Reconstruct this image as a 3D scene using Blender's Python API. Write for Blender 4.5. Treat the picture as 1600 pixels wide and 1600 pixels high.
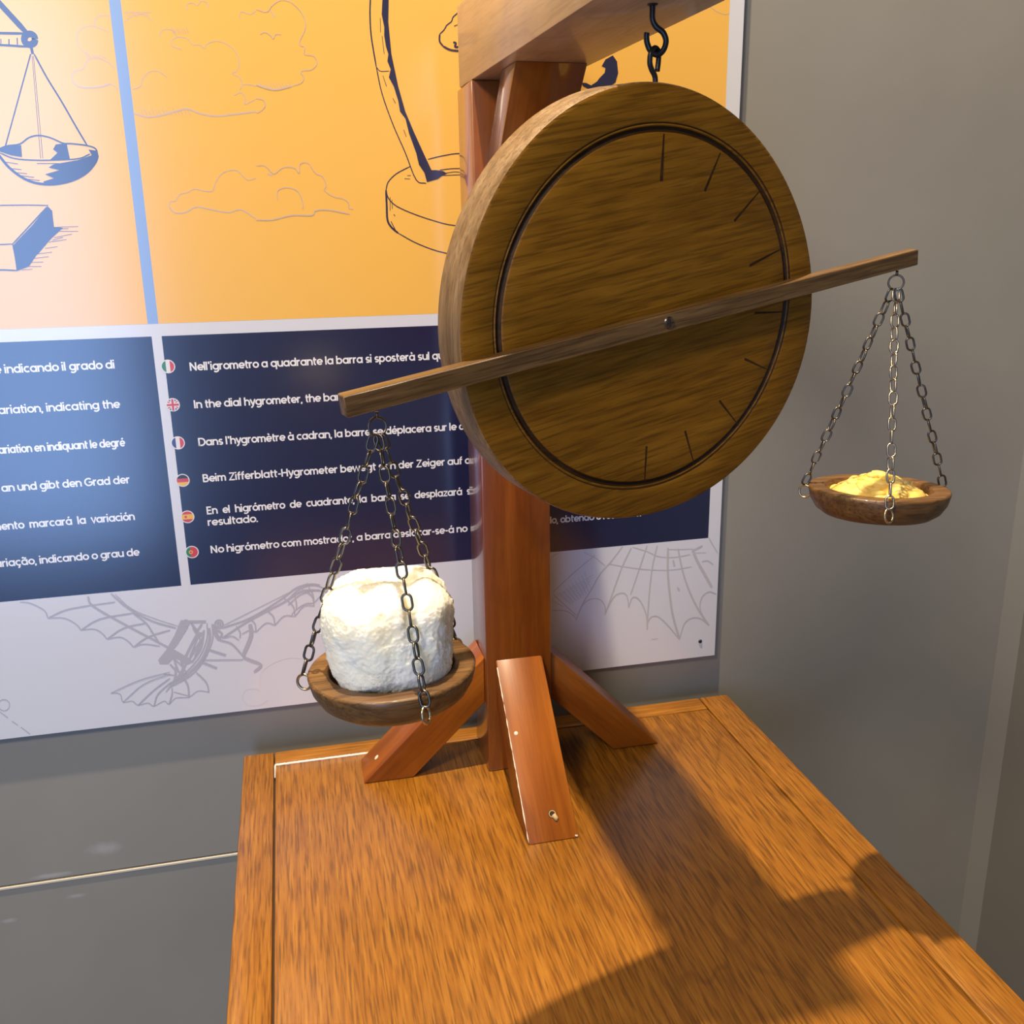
import bpy, bmesh, math, random
from mathutils import Vector, Matrix, noise
random.seed(7)
for o in list(bpy.data.objects): bpy.data.objects.remove(o)
S = bpy.context.scene
COL = S.collection
TZ = 0.75                                    # height of the table top above the floor

# ------------------------------------------------------------------ camera
def make_camera():
    f, yaw, pitch, roll, cx, cy, cz = (1515.232, 0.2224531, -0.2848839, -0.0171907, 0.1010818, -1.2625559, 0.6745509)
    F = Vector((math.sin(yaw)*math.cos(pitch), math.cos(yaw)*math.cos(pitch), math.sin(pitch)))
    r = Vector((math.cos(yaw), -math.sin(yaw), 0)); u = r.cross(F)
    c, s = math.cos(roll), math.sin(roll)
    R = c*r + s*u; U = -s*r + c*u
    cam = bpy.data.cameras.new('camera'); cam.sensor_width = 36; cam.lens = f/1600*36
    cam.clip_start = 0.02
    ob = bpy.data.objects.new('camera', cam); COL.objects.link(ob)
    ob.matrix_world = Matrix(((R.x, U.x, -F.x, cx), (R.y, U.y, -F.y, cy), (R.z, U.z, -F.z, cz+TZ), (0, 0, 0, 1)))
    S.camera = ob
make_camera()

# ------------------------------------------------------------------ light
def kelvin_spot(name, loc, target, power, color, angle, radius, blend=0.4):
    l = bpy.data.lights.new(name, 'SPOT'); l.energy = power; l.color = color
    l.spot_size = math.radians(angle); l.spot_blend = blend; l.shadow_soft_size = radius
    o = bpy.data.objects.new(name, l); COL.objects.link(o); o.location = loc
    o.rotation_euler = (Vector(target)-Vector(loc)).to_track_quat('-Z', 'Y').to_euler()
w = bpy.data.worlds.new('room_ambient'); S.world = w; w.use_nodes = True
w.node_tree.nodes['Background'].inputs[0].default_value = (1.0, 0.87, 0.74, 1)
w.node_tree.nodes['Background'].inputs[1].default_value = 0.13
kelvin_spot('ceiling_spot', (0.08, -0.45, TZ+3.06), (0.35, -0.40, TZ), 535, (1.0, 0.80, 0.55), 62, 0.03)
kelvin_spot('track_spot', (-0.75, -1.65, TZ+1.85), (0.35, 0.0, TZ+0.35), 112, (1.0, 0.86, 0.68), 75, 0.22)
def daylight_opening():
    l = bpy.data.lights.new('doorway_daylight', 'AREA'); l.shape = 'RECTANGLE'
    l.size = 0.95; l.size_y = 2.5; l.energy = 48; l.color = (0.30, 0.52, 1.0)
    o = bpy.data.objects.new('doorway_daylight', l); COL.objects.link(o)
    o.location = (-1.06, -3.5, 1.27); o.rotation_euler = (math.radians(90), 0, 0)
daylight_opening()
S.view_settings.view_transform = 'Standard'; S.view_settings.look = 'None'
S.view_settings.gamma = 1; S.view_settings.use_curve_mapping = False
S.view_settings.exposure = 0.0

# ------------------------------------------------------------------ materials
def nt_new(name):
    m = bpy.data.materials.new(name); m.use_nodes = True
    nt = m.node_tree
    return m, nt, nt.nodes['Principled BSDF']
def plain(name, col, rough=0.5, metal=0.0, spec=0.5, ior=1.45):
    m, nt, b = nt_new(name)
    b.inputs['Base Color'].default_value = (*col, 1); b.inputs['Roughness'].default_value = rough
    b.inputs['Metallic'].default_value = metal; b.inputs['Specular IOR Level'].default_value = spec
    b.inputs['IOR'].default_value = ior
    return m
def N(nt, kind, **kw):
    n = nt.nodes.new(kind)
    for k, v in kw.items():
        if k in n.inputs: n.inputs[k].default_value = v
        else: setattr(n, k, v)
    return n
def ramp(nt, stops):
    r = nt.nodes.new('ShaderNodeValToRGB'); e = r.color_ramp.elements
    while len(e) < len(stops): e.new(0.5)
    for i, (p, c) in enumerate(stops):
        e[i].position = p; e[i].color = (*c, 1)
    return r
def wood(name, dark, mid, light, axis, scale=1.0, rough=0.35, coat=0.0, pore=0.5, bump=0.25, rings=0.5, rot=(0, 0, 0), chips=None, coat_rough=0.08, fine=(3.5, 60), spec=0.5):
    """grain runs along the given local axis (0, 1 or 2)"""
    m, nt, b = nt_new(name); L = nt.links.new
    tc = N(nt, 'ShaderNodeTexCoord'); oi = N(nt, 'ShaderNodeObjectInfo')
    off = N(nt, 'ShaderNodeVectorMath', operation='SCALE'); L(oi.outputs['Location'], off.inputs[0]); off.inputs['Scale'].default_value = 1.7
    add = N(nt, 'ShaderNodeVectorMath', operation='ADD'); L(tc.outputs['Object'], add.inputs[0]); L(off.outputs[0], add.inputs[1])
    rt = N(nt, 'ShaderNodeMapping'); rt.inputs['Rotation'].default_value = rot; L(add.outputs[0], rt.inputs['Vector'])
    def mapped(along, across):
        mp = N(nt, 'ShaderNodeMapping'); s = [across*scale]*3; s[axis] = along*scale
        mp.inputs['Scale'].default_value = s; L(rt.outputs[0], mp.inputs['Vector']); return mp
    n1 = N(nt, 'ShaderNodeTexNoise', Scale=1.0, Detail=7.0, Roughness=0.62, Distortion=0.3); L(mapped(fine[0], fine[1]).outputs[0], n1.inputs['Vector'])
    n2 = N(nt, 'ShaderNodeTexNoise', Scale=1.0, Detail=3.0, Roughness=0.5, Distortion=0.6); L(mapped(2.2, 7).outputs[0], n2.inputs['Vector'])
    mul = N(nt, 'ShaderNodeMath', operation='MULTIPLY'); mul.inputs[1].default_value = 40; L(n2.outputs['Fac'], mul.inputs[0])
    sn = N(nt, 'ShaderNodeMath', operation='SINE'); L(mul.outputs[0], sn.inputs[0])
    ring = N(nt, 'ShaderNodeMapRange'); ring.inputs['From Min'].default_value = 0.86; ring.inputs['From Max'].default_value = 1; L(sn.outputs[0], ring.inputs['Value'])
    r = ramp(nt, [(0.32, dark), (0.50, mid), (0.68, light)]); L(n1.outputs['Fac'], r.inputs[0])
    n3 = N(nt, 'ShaderNodeTexNoise', Scale=1.0, Detail=2.0, Roughness=0.5); L(mapped(22, 420).outputs[0], n3.inputs['Vector'])
    pr = N(nt, 'ShaderNodeMapRange'); pr.inputs['From Min'].default_value = 0.34; pr.inputs['From Max'].default_value = 0.52; L(n3.outputs['Fac'], pr.inputs['Value'])
    inv = N(nt, 'ShaderNodeMath', operation='SUBTRACT'); inv.inputs[0].default_value = 1.0; L(pr.outputs[0], inv.inputs[1])
    pf = N(nt, 'ShaderNodeMath', operation='MULTIPLY'); pf.inputs[1].default_value = pore; L(inv.outputs[0], pf.inputs[0])
    cm = N(nt, 'ShaderNodeMix', data_type='RGBA'); cm.inputs[7].default_value = (*[c*0.45 for c in dark], 1)
    L(pf.outputs[0], cm.inputs[0]); L(r.outputs[0], cm.inputs[6])
    rf = N(nt, 'ShaderNodeMath', operation='MULTIPLY'); rf.inputs[1].default_value = rings; L(ring.outputs[0], rf.inputs[0])
    n5 = N(nt, 'ShaderNodeTexNoise', Scale=1.0, Detail=1.0); L(mapped(1.6, 5).outputs[0], n5.inputs['Vector'])
    rg = N(nt, 'ShaderNodeMapRange'); rg.inputs['From Min'].default_value = 0.45; rg.inputs['From Max'].default_value = 0.62; L(n5.outputs['Fac'], rg.inputs['Value'])
    rf2 = N(nt, 'ShaderNodeMath', operation='MULTIPLY'); L(rf.outputs[0], rf2.inputs[0]); L(rg.outputs[0], rf2.inputs[1])
    cm2 = N(nt, 'ShaderNodeMix', data_type='RGBA'); cm2.inputs[7].default_value = (*[c*0.5 for c in dark], 1); L(rf2.outputs[0], cm2.inputs[0]); L(cm.outputs[2], cm2.inputs[6])
    # large blotches of stain
    n4 = N(nt, 'ShaderNodeTexNoise', Scale=9.0, Detail=3.0, Roughness=0.55); L(add.outputs[0], n4.inputs['Vector'])
    br = N(nt, 'ShaderNodeMapRange'); br.inputs['From Min'].default_value = 0.3; br.inputs['From Max'].default_value = 0.7; br.inputs['To Min'].default_value = 0.88; br.inputs['To Max'].default_value = 1.10
    L(n4.outputs['Fac'], br.inputs['Value'])
    bm_ = N(nt, 'ShaderNodeVectorMath', operation='SCALE'); L(cm2.outputs[2], bm_.inputs[0]); L(br.outputs[0], bm_.inputs['Scale'])
    L(bm_.outputs[0], b.inputs['Base Color'])
    rr = N(nt, 'ShaderNodeMapRange'); rr.inputs['To Min'].default_value = rough*0.8; rr.inputs['To Max'].default_value = min(1, rough*1.25); L(n1.outputs['Fac'], rr.inputs['Value'])
    L(rr.outputs[0], b.inputs['Roughness'])
    b.inputs['Specular IOR Level'].default_value = spec
    b.inputs['Coat Weight'].default_value = coat; b.inputs['Coat Roughness'].default_value = coat_rough
    bp = N(nt, 'ShaderNodeBump'); bp.inputs['Strength'].default_value = bump; bp.inputs['Distance'].default_value = 0.0006
    hs = N(nt, 'ShaderNodeMath', operation='SUBTRACT'); L(n1.outputs['Fac'], hs.inputs[0]); L(pf.outputs[0], hs.inputs[1])
    L(hs.outputs[0], bp.inputs['Height']); L(bp.outputs[0], b.inputs['Normal'])
    return m
TABLE = ((0.225, 0.080, 0.0070), (0.305, 0.118, 0.0105), (0.385, 0.165, 0.018))
TF = dict(fine=(11, 240), rough=0.38, coat=0.20, coat_rough=0.16, spec=0.4)
table_y = wood('table_wood_lengthways', *TABLE, axis=1, pore=0.7, rings=0.35, **TF)
table_x = wood('table_wood_crossways', *TABLE, axis=0, pore=0.45, rings=0.3, **TF)
table_z = wood('table_wood_upright', *TABLE, axis=2, pore=0.45, rings=0.3, **TF)
STAND = ((0.17, 0.038, 0.0035), (0.235, 0.058, 0.0050), (0.31, 0.085, 0.008))
FOOT = ((0.20, 0.048, 0.0030), (0.285, 0.078, 0.0050), (0.37, 0.115, 0.009))
SF = dict(rough=0.28, coat=0.7, coat_rough=0.06, pore=0.15, bump=0.1, rings=0.25, fine=(2.5, 40))
stand_x = wood('varnished_mahogany', *STAND, axis=0, **SF)
stand_z = wood('varnished_mahogany_upright', *STAND, axis=2, **SF)
foot_x = wood('varnished_mahogany_worn', *FOOT, axis=0, **{**SF, 'coat': 0.15, 'coat_rough': 0.25, 'rough': 0.42, 'spec': 0.3})
beam_y = wood('pale_beam_wood', (0.45, 0.28, 0.155), (0.56, 0.36, 0.20), (0.63, 0.42, 0.25), axis=1, rough=0.4, coat=0.3, pore=0.2, bump=0.15, rings=0.2, fine=(2.5, 40))
WAL = ((0.165, 0.066, 0.0033), (0.218, 0.089, 0.0045), (0.270, 0.116, 0.0075))
disc_m = wood('walnut_stained_disc', *WAL, axis=0, rough=0.48, coat=0.05, pore=0.55, bump=0.4, rings=0.15, rot=(0, math.radians(10), 0), coat_rough=0.3, fine=(14, 150), spec=0.2)
rim_m = wood('walnut_rim_edge', (0.15, 0.085, 0.036), (0.235, 0.145, 0.070), (0.32, 0.21, 0.11), axis=2, rough=0.5, pore=0.45, bump=0.5, rings=0.0, fine=(3, 90), spec=0.3)
groove_m = wood('walnut_stained_groove', (0.025, 0.010, 0.002), (0.04, 0.017, 0.004), (0.07, 0.03, 0.007), axis=0, rough=0.62, coat=0.0, pore=0.3, bump=0.4, spec=0.2)
bar_m = wood('walnut_stained_bar', (0.085, 0.040, 0.010), (0.155, 0.080, 0.024), (0.24, 0.135, 0.05), axis=0, rough=0.4, coat=0.15, pore=0.6, bump=0.6, rings=0.15, fine=(8, 150))
dish_m = wood('walnut_turned_dish', (0.085, 0.039, 0.010), (0.145, 0.070, 0.020), (0.22, 0.115, 0.038), axis=0, rough=0.45, coat=0.1, pore=0.55, bump=0.5, rings=0.25, fine=(7, 110))
chain_m = plain('gunmetal_chain', (0.16, 0.145, 0.125), 0.33, 1.0)
pale_chain_m = plain('bright_chain', (0.42, 0.39, 0.33), 0.3, 1.0)
brass_m = plain('brass_wire', (0.62, 0.50, 0.30), 0.3, 1.0)
iron_m = plain('black_iron', (0.012, 0.011, 0.012), 0.32, 0.0, 0.6)
screw_m = plain('dull_screw', (0.20, 0.17, 0.14), 0.35, 1.0)
filler_m = plain('pale_filler', (0.70, 0.62, 0.48), 0.6)
bare_m = plain('bare_hole_wood', (0.55, 0.40, 0.20), 0.8)
hole_m = plain('dark_hole', (0.03, 0.015, 0.007), 0.8)
sealant_m = plain('white_sealant', (0.80, 0.76, 0.70), 0.55)
gap_m = plain('dark_joint', (0.045, 0.025, 0.012), 0.7)

def wall_mat():
    m, nt, b = nt_new('grey_satin_wall'); L = nt.links.new
    tc = N(nt, 'ShaderNodeTexCoord')
    n = N(nt, 'ShaderNodeTexNoise', Scale=3.0, Detail=4.0, Roughness=0.55); L(tc.outputs['Object'], n.inputs['Vector'])
    r = ramp(nt, [(0.3, (0.262, 0.250, 0.218)), (0.7, (0.300, 0.287, 0.250))]); L(n.outputs['Fac'], r.inputs[0])
    # scuffs: a rubbed pale patch and specks
    def patch(cx, cz, sx, sz, amount, prev):
        mp = N(nt, 'ShaderNodeMapping'); mp.inputs['Location'].default_value = (-cx/sx, 0, -cz/sz); mp.inputs['Scale'].default_value = (1/sx, 0, 1/sz)
        L(tc.outputs['Object'], mp.inputs['Vector'])
        ln = N(nt, 'ShaderNodeVectorMath', operation='LENGTH'); L(mp.outputs[0], ln.inputs[0])
        nz = N(nt, 'ShaderNodeTexNoise', Scale=60.0, Detail=4.0); L(tc.outputs['Object'], nz.inputs['Vector'])
        ad = N(nt, 'ShaderNodeMath', operation='ADD'); L(ln.outputs['Value'], ad.inputs[0]); L(nz.outputs['Fac'], ad.inputs[1])
        mr = N(nt, 'ShaderNodeMapRange'); mr.inputs['From Min'].default_value = 0.75; mr.inputs['From Max'].default_value = 1.5; mr.inputs['To Min'].default_value = amount; mr.inputs['To Max'].default_value = 0
        L(ad.outputs[0], mr.inputs['Value'])
        mx = N(nt, 'ShaderNodeMix', data_type='RGBA'); mx.inputs[7].default_value = (0.50, 0.51, 0.52, 1); L(mr.outputs[0], mx.inputs[0]); L(prev, mx.inputs[6])
        return mx.outputs[2]
    c = patch(-0.198, TZ-0.137, 0.027, 0.013, 0.38, r.outputs[0])
    c = patch(-0.270, TZ-0.167, 0.030, 0.004, 0.5, c)
    c = patch(-0.245, TZ-0.205, 0.016, 0.004, 0.4, c)
    c = patch(-0.335, TZ-0.228, 0.012, 0.004, 0.35, c)
    L(c, b.inputs['Base Color']); b.inputs['Roughness'].default_value = 0.42
    return m
wall_m = wall_mat()
return_m = plain('side_wall_shade_in_grey', (0.150, 0.144, 0.130), 0.5)  # wall grey darkened so the colour carries the side wall's shade
corner_m = plain('added_corner_strip', (0.20, 0.192, 0.168), 0.5)  # grey of the added light-catching corner strip
floor_m = plain('dark_grey_floor', (0.16, 0.15, 0.14), 0.5)
seam_m = plain('cream_joint_edge', (0.62, 0.57, 0.46), 0.6)
PANEL = dict(rough=0.19, spec=0.5, ior=1.95)
def ink(name, col, **k):
    a = dict(PANEL); a.update(k); return plain(name, col, **a)
panel_m = ink('panel_white', (0.715, 0.735, 0.80))
orange_m = ink('panel_orange', (0.93, 0.53, 0.105))
navy_m = ink('panel_navy', (0.012, 0.016, 0.058))
strip_m = ink('panel_periwinkle', (0.27, 0.42, 0.74))
inknavy_m = ink('ink_navy', (0.030, 0.030, 0.075))
pencil_m = ink('ink_pencil', (0.47, 0.475, 0.535))
lightpencil_m = ink('ink_light_pencil', (0.55, 0.54, 0.555))
pale_m = ink('ink_pale', (0.71, 0.69, 0.72))
cloud_m = ink('ink_cloud', (0.63, 0.49, 0.43))
text_m = ink('ink_white', (0.90, 0.89, 0.90))
flagm = {k: ink('flag_'+k, c) for k, c in dict(white=(.80, .78, .76), green=(.03, .22, .10), red=(.62, .05, .06), blue=(.03, .05, .22), black=(.02, .02, .02), gold=(.85, .50, .05)).items()}

# ------------------------------------------------------------------ building helpers
WM = {}
def thing(name, label, cat, matrix, group=None):
    o = bpy.data.objects.new(name, None); COL.objects.link(o); o.empty_display_size = 0.05
    if not isinstance(matrix, Matrix): matrix = Matrix.Translation(matrix)
    o.matrix_world = matrix; WM[o] = matrix.copy()
    o['label'] = label; o['category'] = cat
    if group: o['group'] = group
    return o
def obj(name, bm, mats, parent=None, frame=None, label=None, smooth=False):
    """bm is in world coordinates; it is re-expressed in the frame (default: the parent's)"""
    pm = WM[parent] if parent else Matrix.Identity(4)
    fm = frame if frame is not None else pm
    bm.transform(fm.inverted())
    bmesh.ops.recalc_face_normals(bm, faces=bm.faces)
    me = bpy.data.meshes.new(name); bm.to_mesh(me); bm.free()
    for m in (mats if isinstance(mats, (list, tuple)) else [mats]): me.materials.append(m)
    if smooth:
        me.polygons.foreach_set('use_smooth', [True]*len(me.polygons))
        if smooth is not True: me.set_sharp_from_angle(angle=math.radians(smooth))
    o = bpy.data.objects.new(name, me); COL.objects.link(o)
    if parent: o.parent = parent
    o.matrix_local = pm.inverted() @ fm
    WM[o] = fm.copy()
    if label: o['label'] = label
    return o
def struct(name, bm, m, frame=None):
    o = obj(name, bm, m, None, frame); o['kind'] = 'structure'; return o
def box(bm, x0, x1, y0, y1, z0, z1, bev=0.0, seg=2, M=None, mat=0):
    r = bmesh.ops.create_cube(bm, size=1.0); vs = r['verts']
    for v in vs: v.co = Vector(((x0+x1)/2+v.co.x*(x1-x0), (y0+y1)/2+v.co.y*(y1-y0), (z0+z1)/2+v.co.z*(z1-z0)))
    fs = list({f for v in vs for f in v.link_faces})
    for f in fs: f.material_index = mat
    if bev:
        es = list({e for v in vs for e in v.link_edges})
        g = bmesh.ops.bevel(bm, geom=es, offset=bev, segments=seg, profile=0.5, affect='EDGES')
        vs = list({v for f in g['faces'] for v in f.verts})
    if M:
        for v in {v for v in vs}: v.co = M @ v.co
    return bm
def prism(bm, poly, axis, a, b, bev=0.0):
    """polygon in the other two axes (in order), extruded along axis from a to b"""
    def P(p, t):
        c = [p[0], p[1]]; c.insert(axis, t); return Vector(c)
    va = [bm.verts.new(P(p, a)) for p in poly]; vb = [bm.verts.new(P(p, b)) for p in poly]
    n = len(poly); bm.faces.new(va); bm.faces.new(vb[::-1])
    for i in range(n): bm.faces.new((va[i], vb[i], vb[(i+1) % n], va[(i+1) % n]))
    if bev:
        bmesh.ops.recalc_face_normals(bm, faces=bm.faces)
        bmesh.ops.bevel(bm, geom=list(bm.edges), offset=bev, segments=2, profile=0.5, affect='EDGES')
    return bm
def tube(bm, pts, r, seg=10, closed=False, taper=None, cap=True, mat=0):
    pts = [Vector(p) for p in pts]; n = len(pts); rings = []
    prev = None
    for i, p in enumerate(pts):
        a = pts[i-1] if (i > 0 or closed) else p
        b = pts[(i+1) % n] if (i < n-1 or closed) else p
        t = (b-a).normalized()
        if prev is None:
            ref = Vector((0, 0, 1)) if abs(t.z) < 0.9 else Vector((1, 0, 0))
            u = t.cross(ref).normalized()
        else:
            u = (prev-t*prev.dot(t)).normalized()
        prev = u; v = t.cross(u); rr = r*(taper[i] if taper else 1)
        rings.append([bm.verts.new(p+rr*(math.cos(2*math.pi*k/seg)*u+math.sin(2*math.pi*k/seg)*v)) for k in range(seg)])
    m = n if closed else n-1
    for i in range(m):
        A, B = rings[i], rings[(i+1) % n]
        off = 0
        if closed and i == n-1:
            off = min(range(seg), key=lambda o: sum((A[k].co-B[(k+o) % seg].co).length for k in range(seg)))
        for k in range(seg):
            f = bm.faces.new((A[k], A[(k+1) % seg], B[(k+1+off) % seg], B[(k+off) % seg])); f.material_index = mat; f.smooth = True
    if not closed and cap:
        bm.faces.new(rings[0]).material_index = mat; bm.faces.new(rings[-1][::-1]).material_index = mat
    return bm
def smooth_pts(pts, n=6):
    pts = [Vector(p) for p in pts]; out = []
    P = [2*pts[0]-pts[1]]+pts+[2*pts[-1]-pts[-2]]
    for i in range(1, len(P)-2):
        for k in range(n):
            t = k/n; a, b, c, d = P[i-1:i+3]
            out.append(0.5*((2*b)+(c-a)*t+(2*a-5*b+4*c-d)*t*t+(3*b-a-3*c+d)*t**3))
    out.append(pts[-1]); return out
def lathe(bm, prof, seg, M, rfun=None, mats=None):
    """profile of (radius, height) about local z of M"""
    rings = []
    for r, z in prof:
        if r <= 1e-7: rings.append([bm.verts.new(M @ Vector((0, 0, z)))]); continue
        ring = []
        for k in range(seg):
            a = 2*math.pi*k/seg; rr = rfun(r, a) if rfun else r
            ring.append(bm.verts.new(M @ Vector((rr*math.cos(a), rr*math.sin(a), z))))
        rings.append(ring)
    for i in range(len(rings)-1):
        A, B = rings[i], rings[i+1]; mi = mats[i] if mats else 0
        for k in range(seg):
            j = (k+1) % seg
            if len(A) == 1 and len(B) == 1: continue
            if len(A) == 1: f = bm.faces.new((A[0], B[j], B[k]))
            elif len(B) == 1: f = bm.faces.new((A[k], A[j], B[0]))
            else: f = bm.faces.new((A[k], A[j], B[j], B[k]))
            f.material_index = mi; f.smooth = True
    return bm
B = bmesh.new
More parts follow.
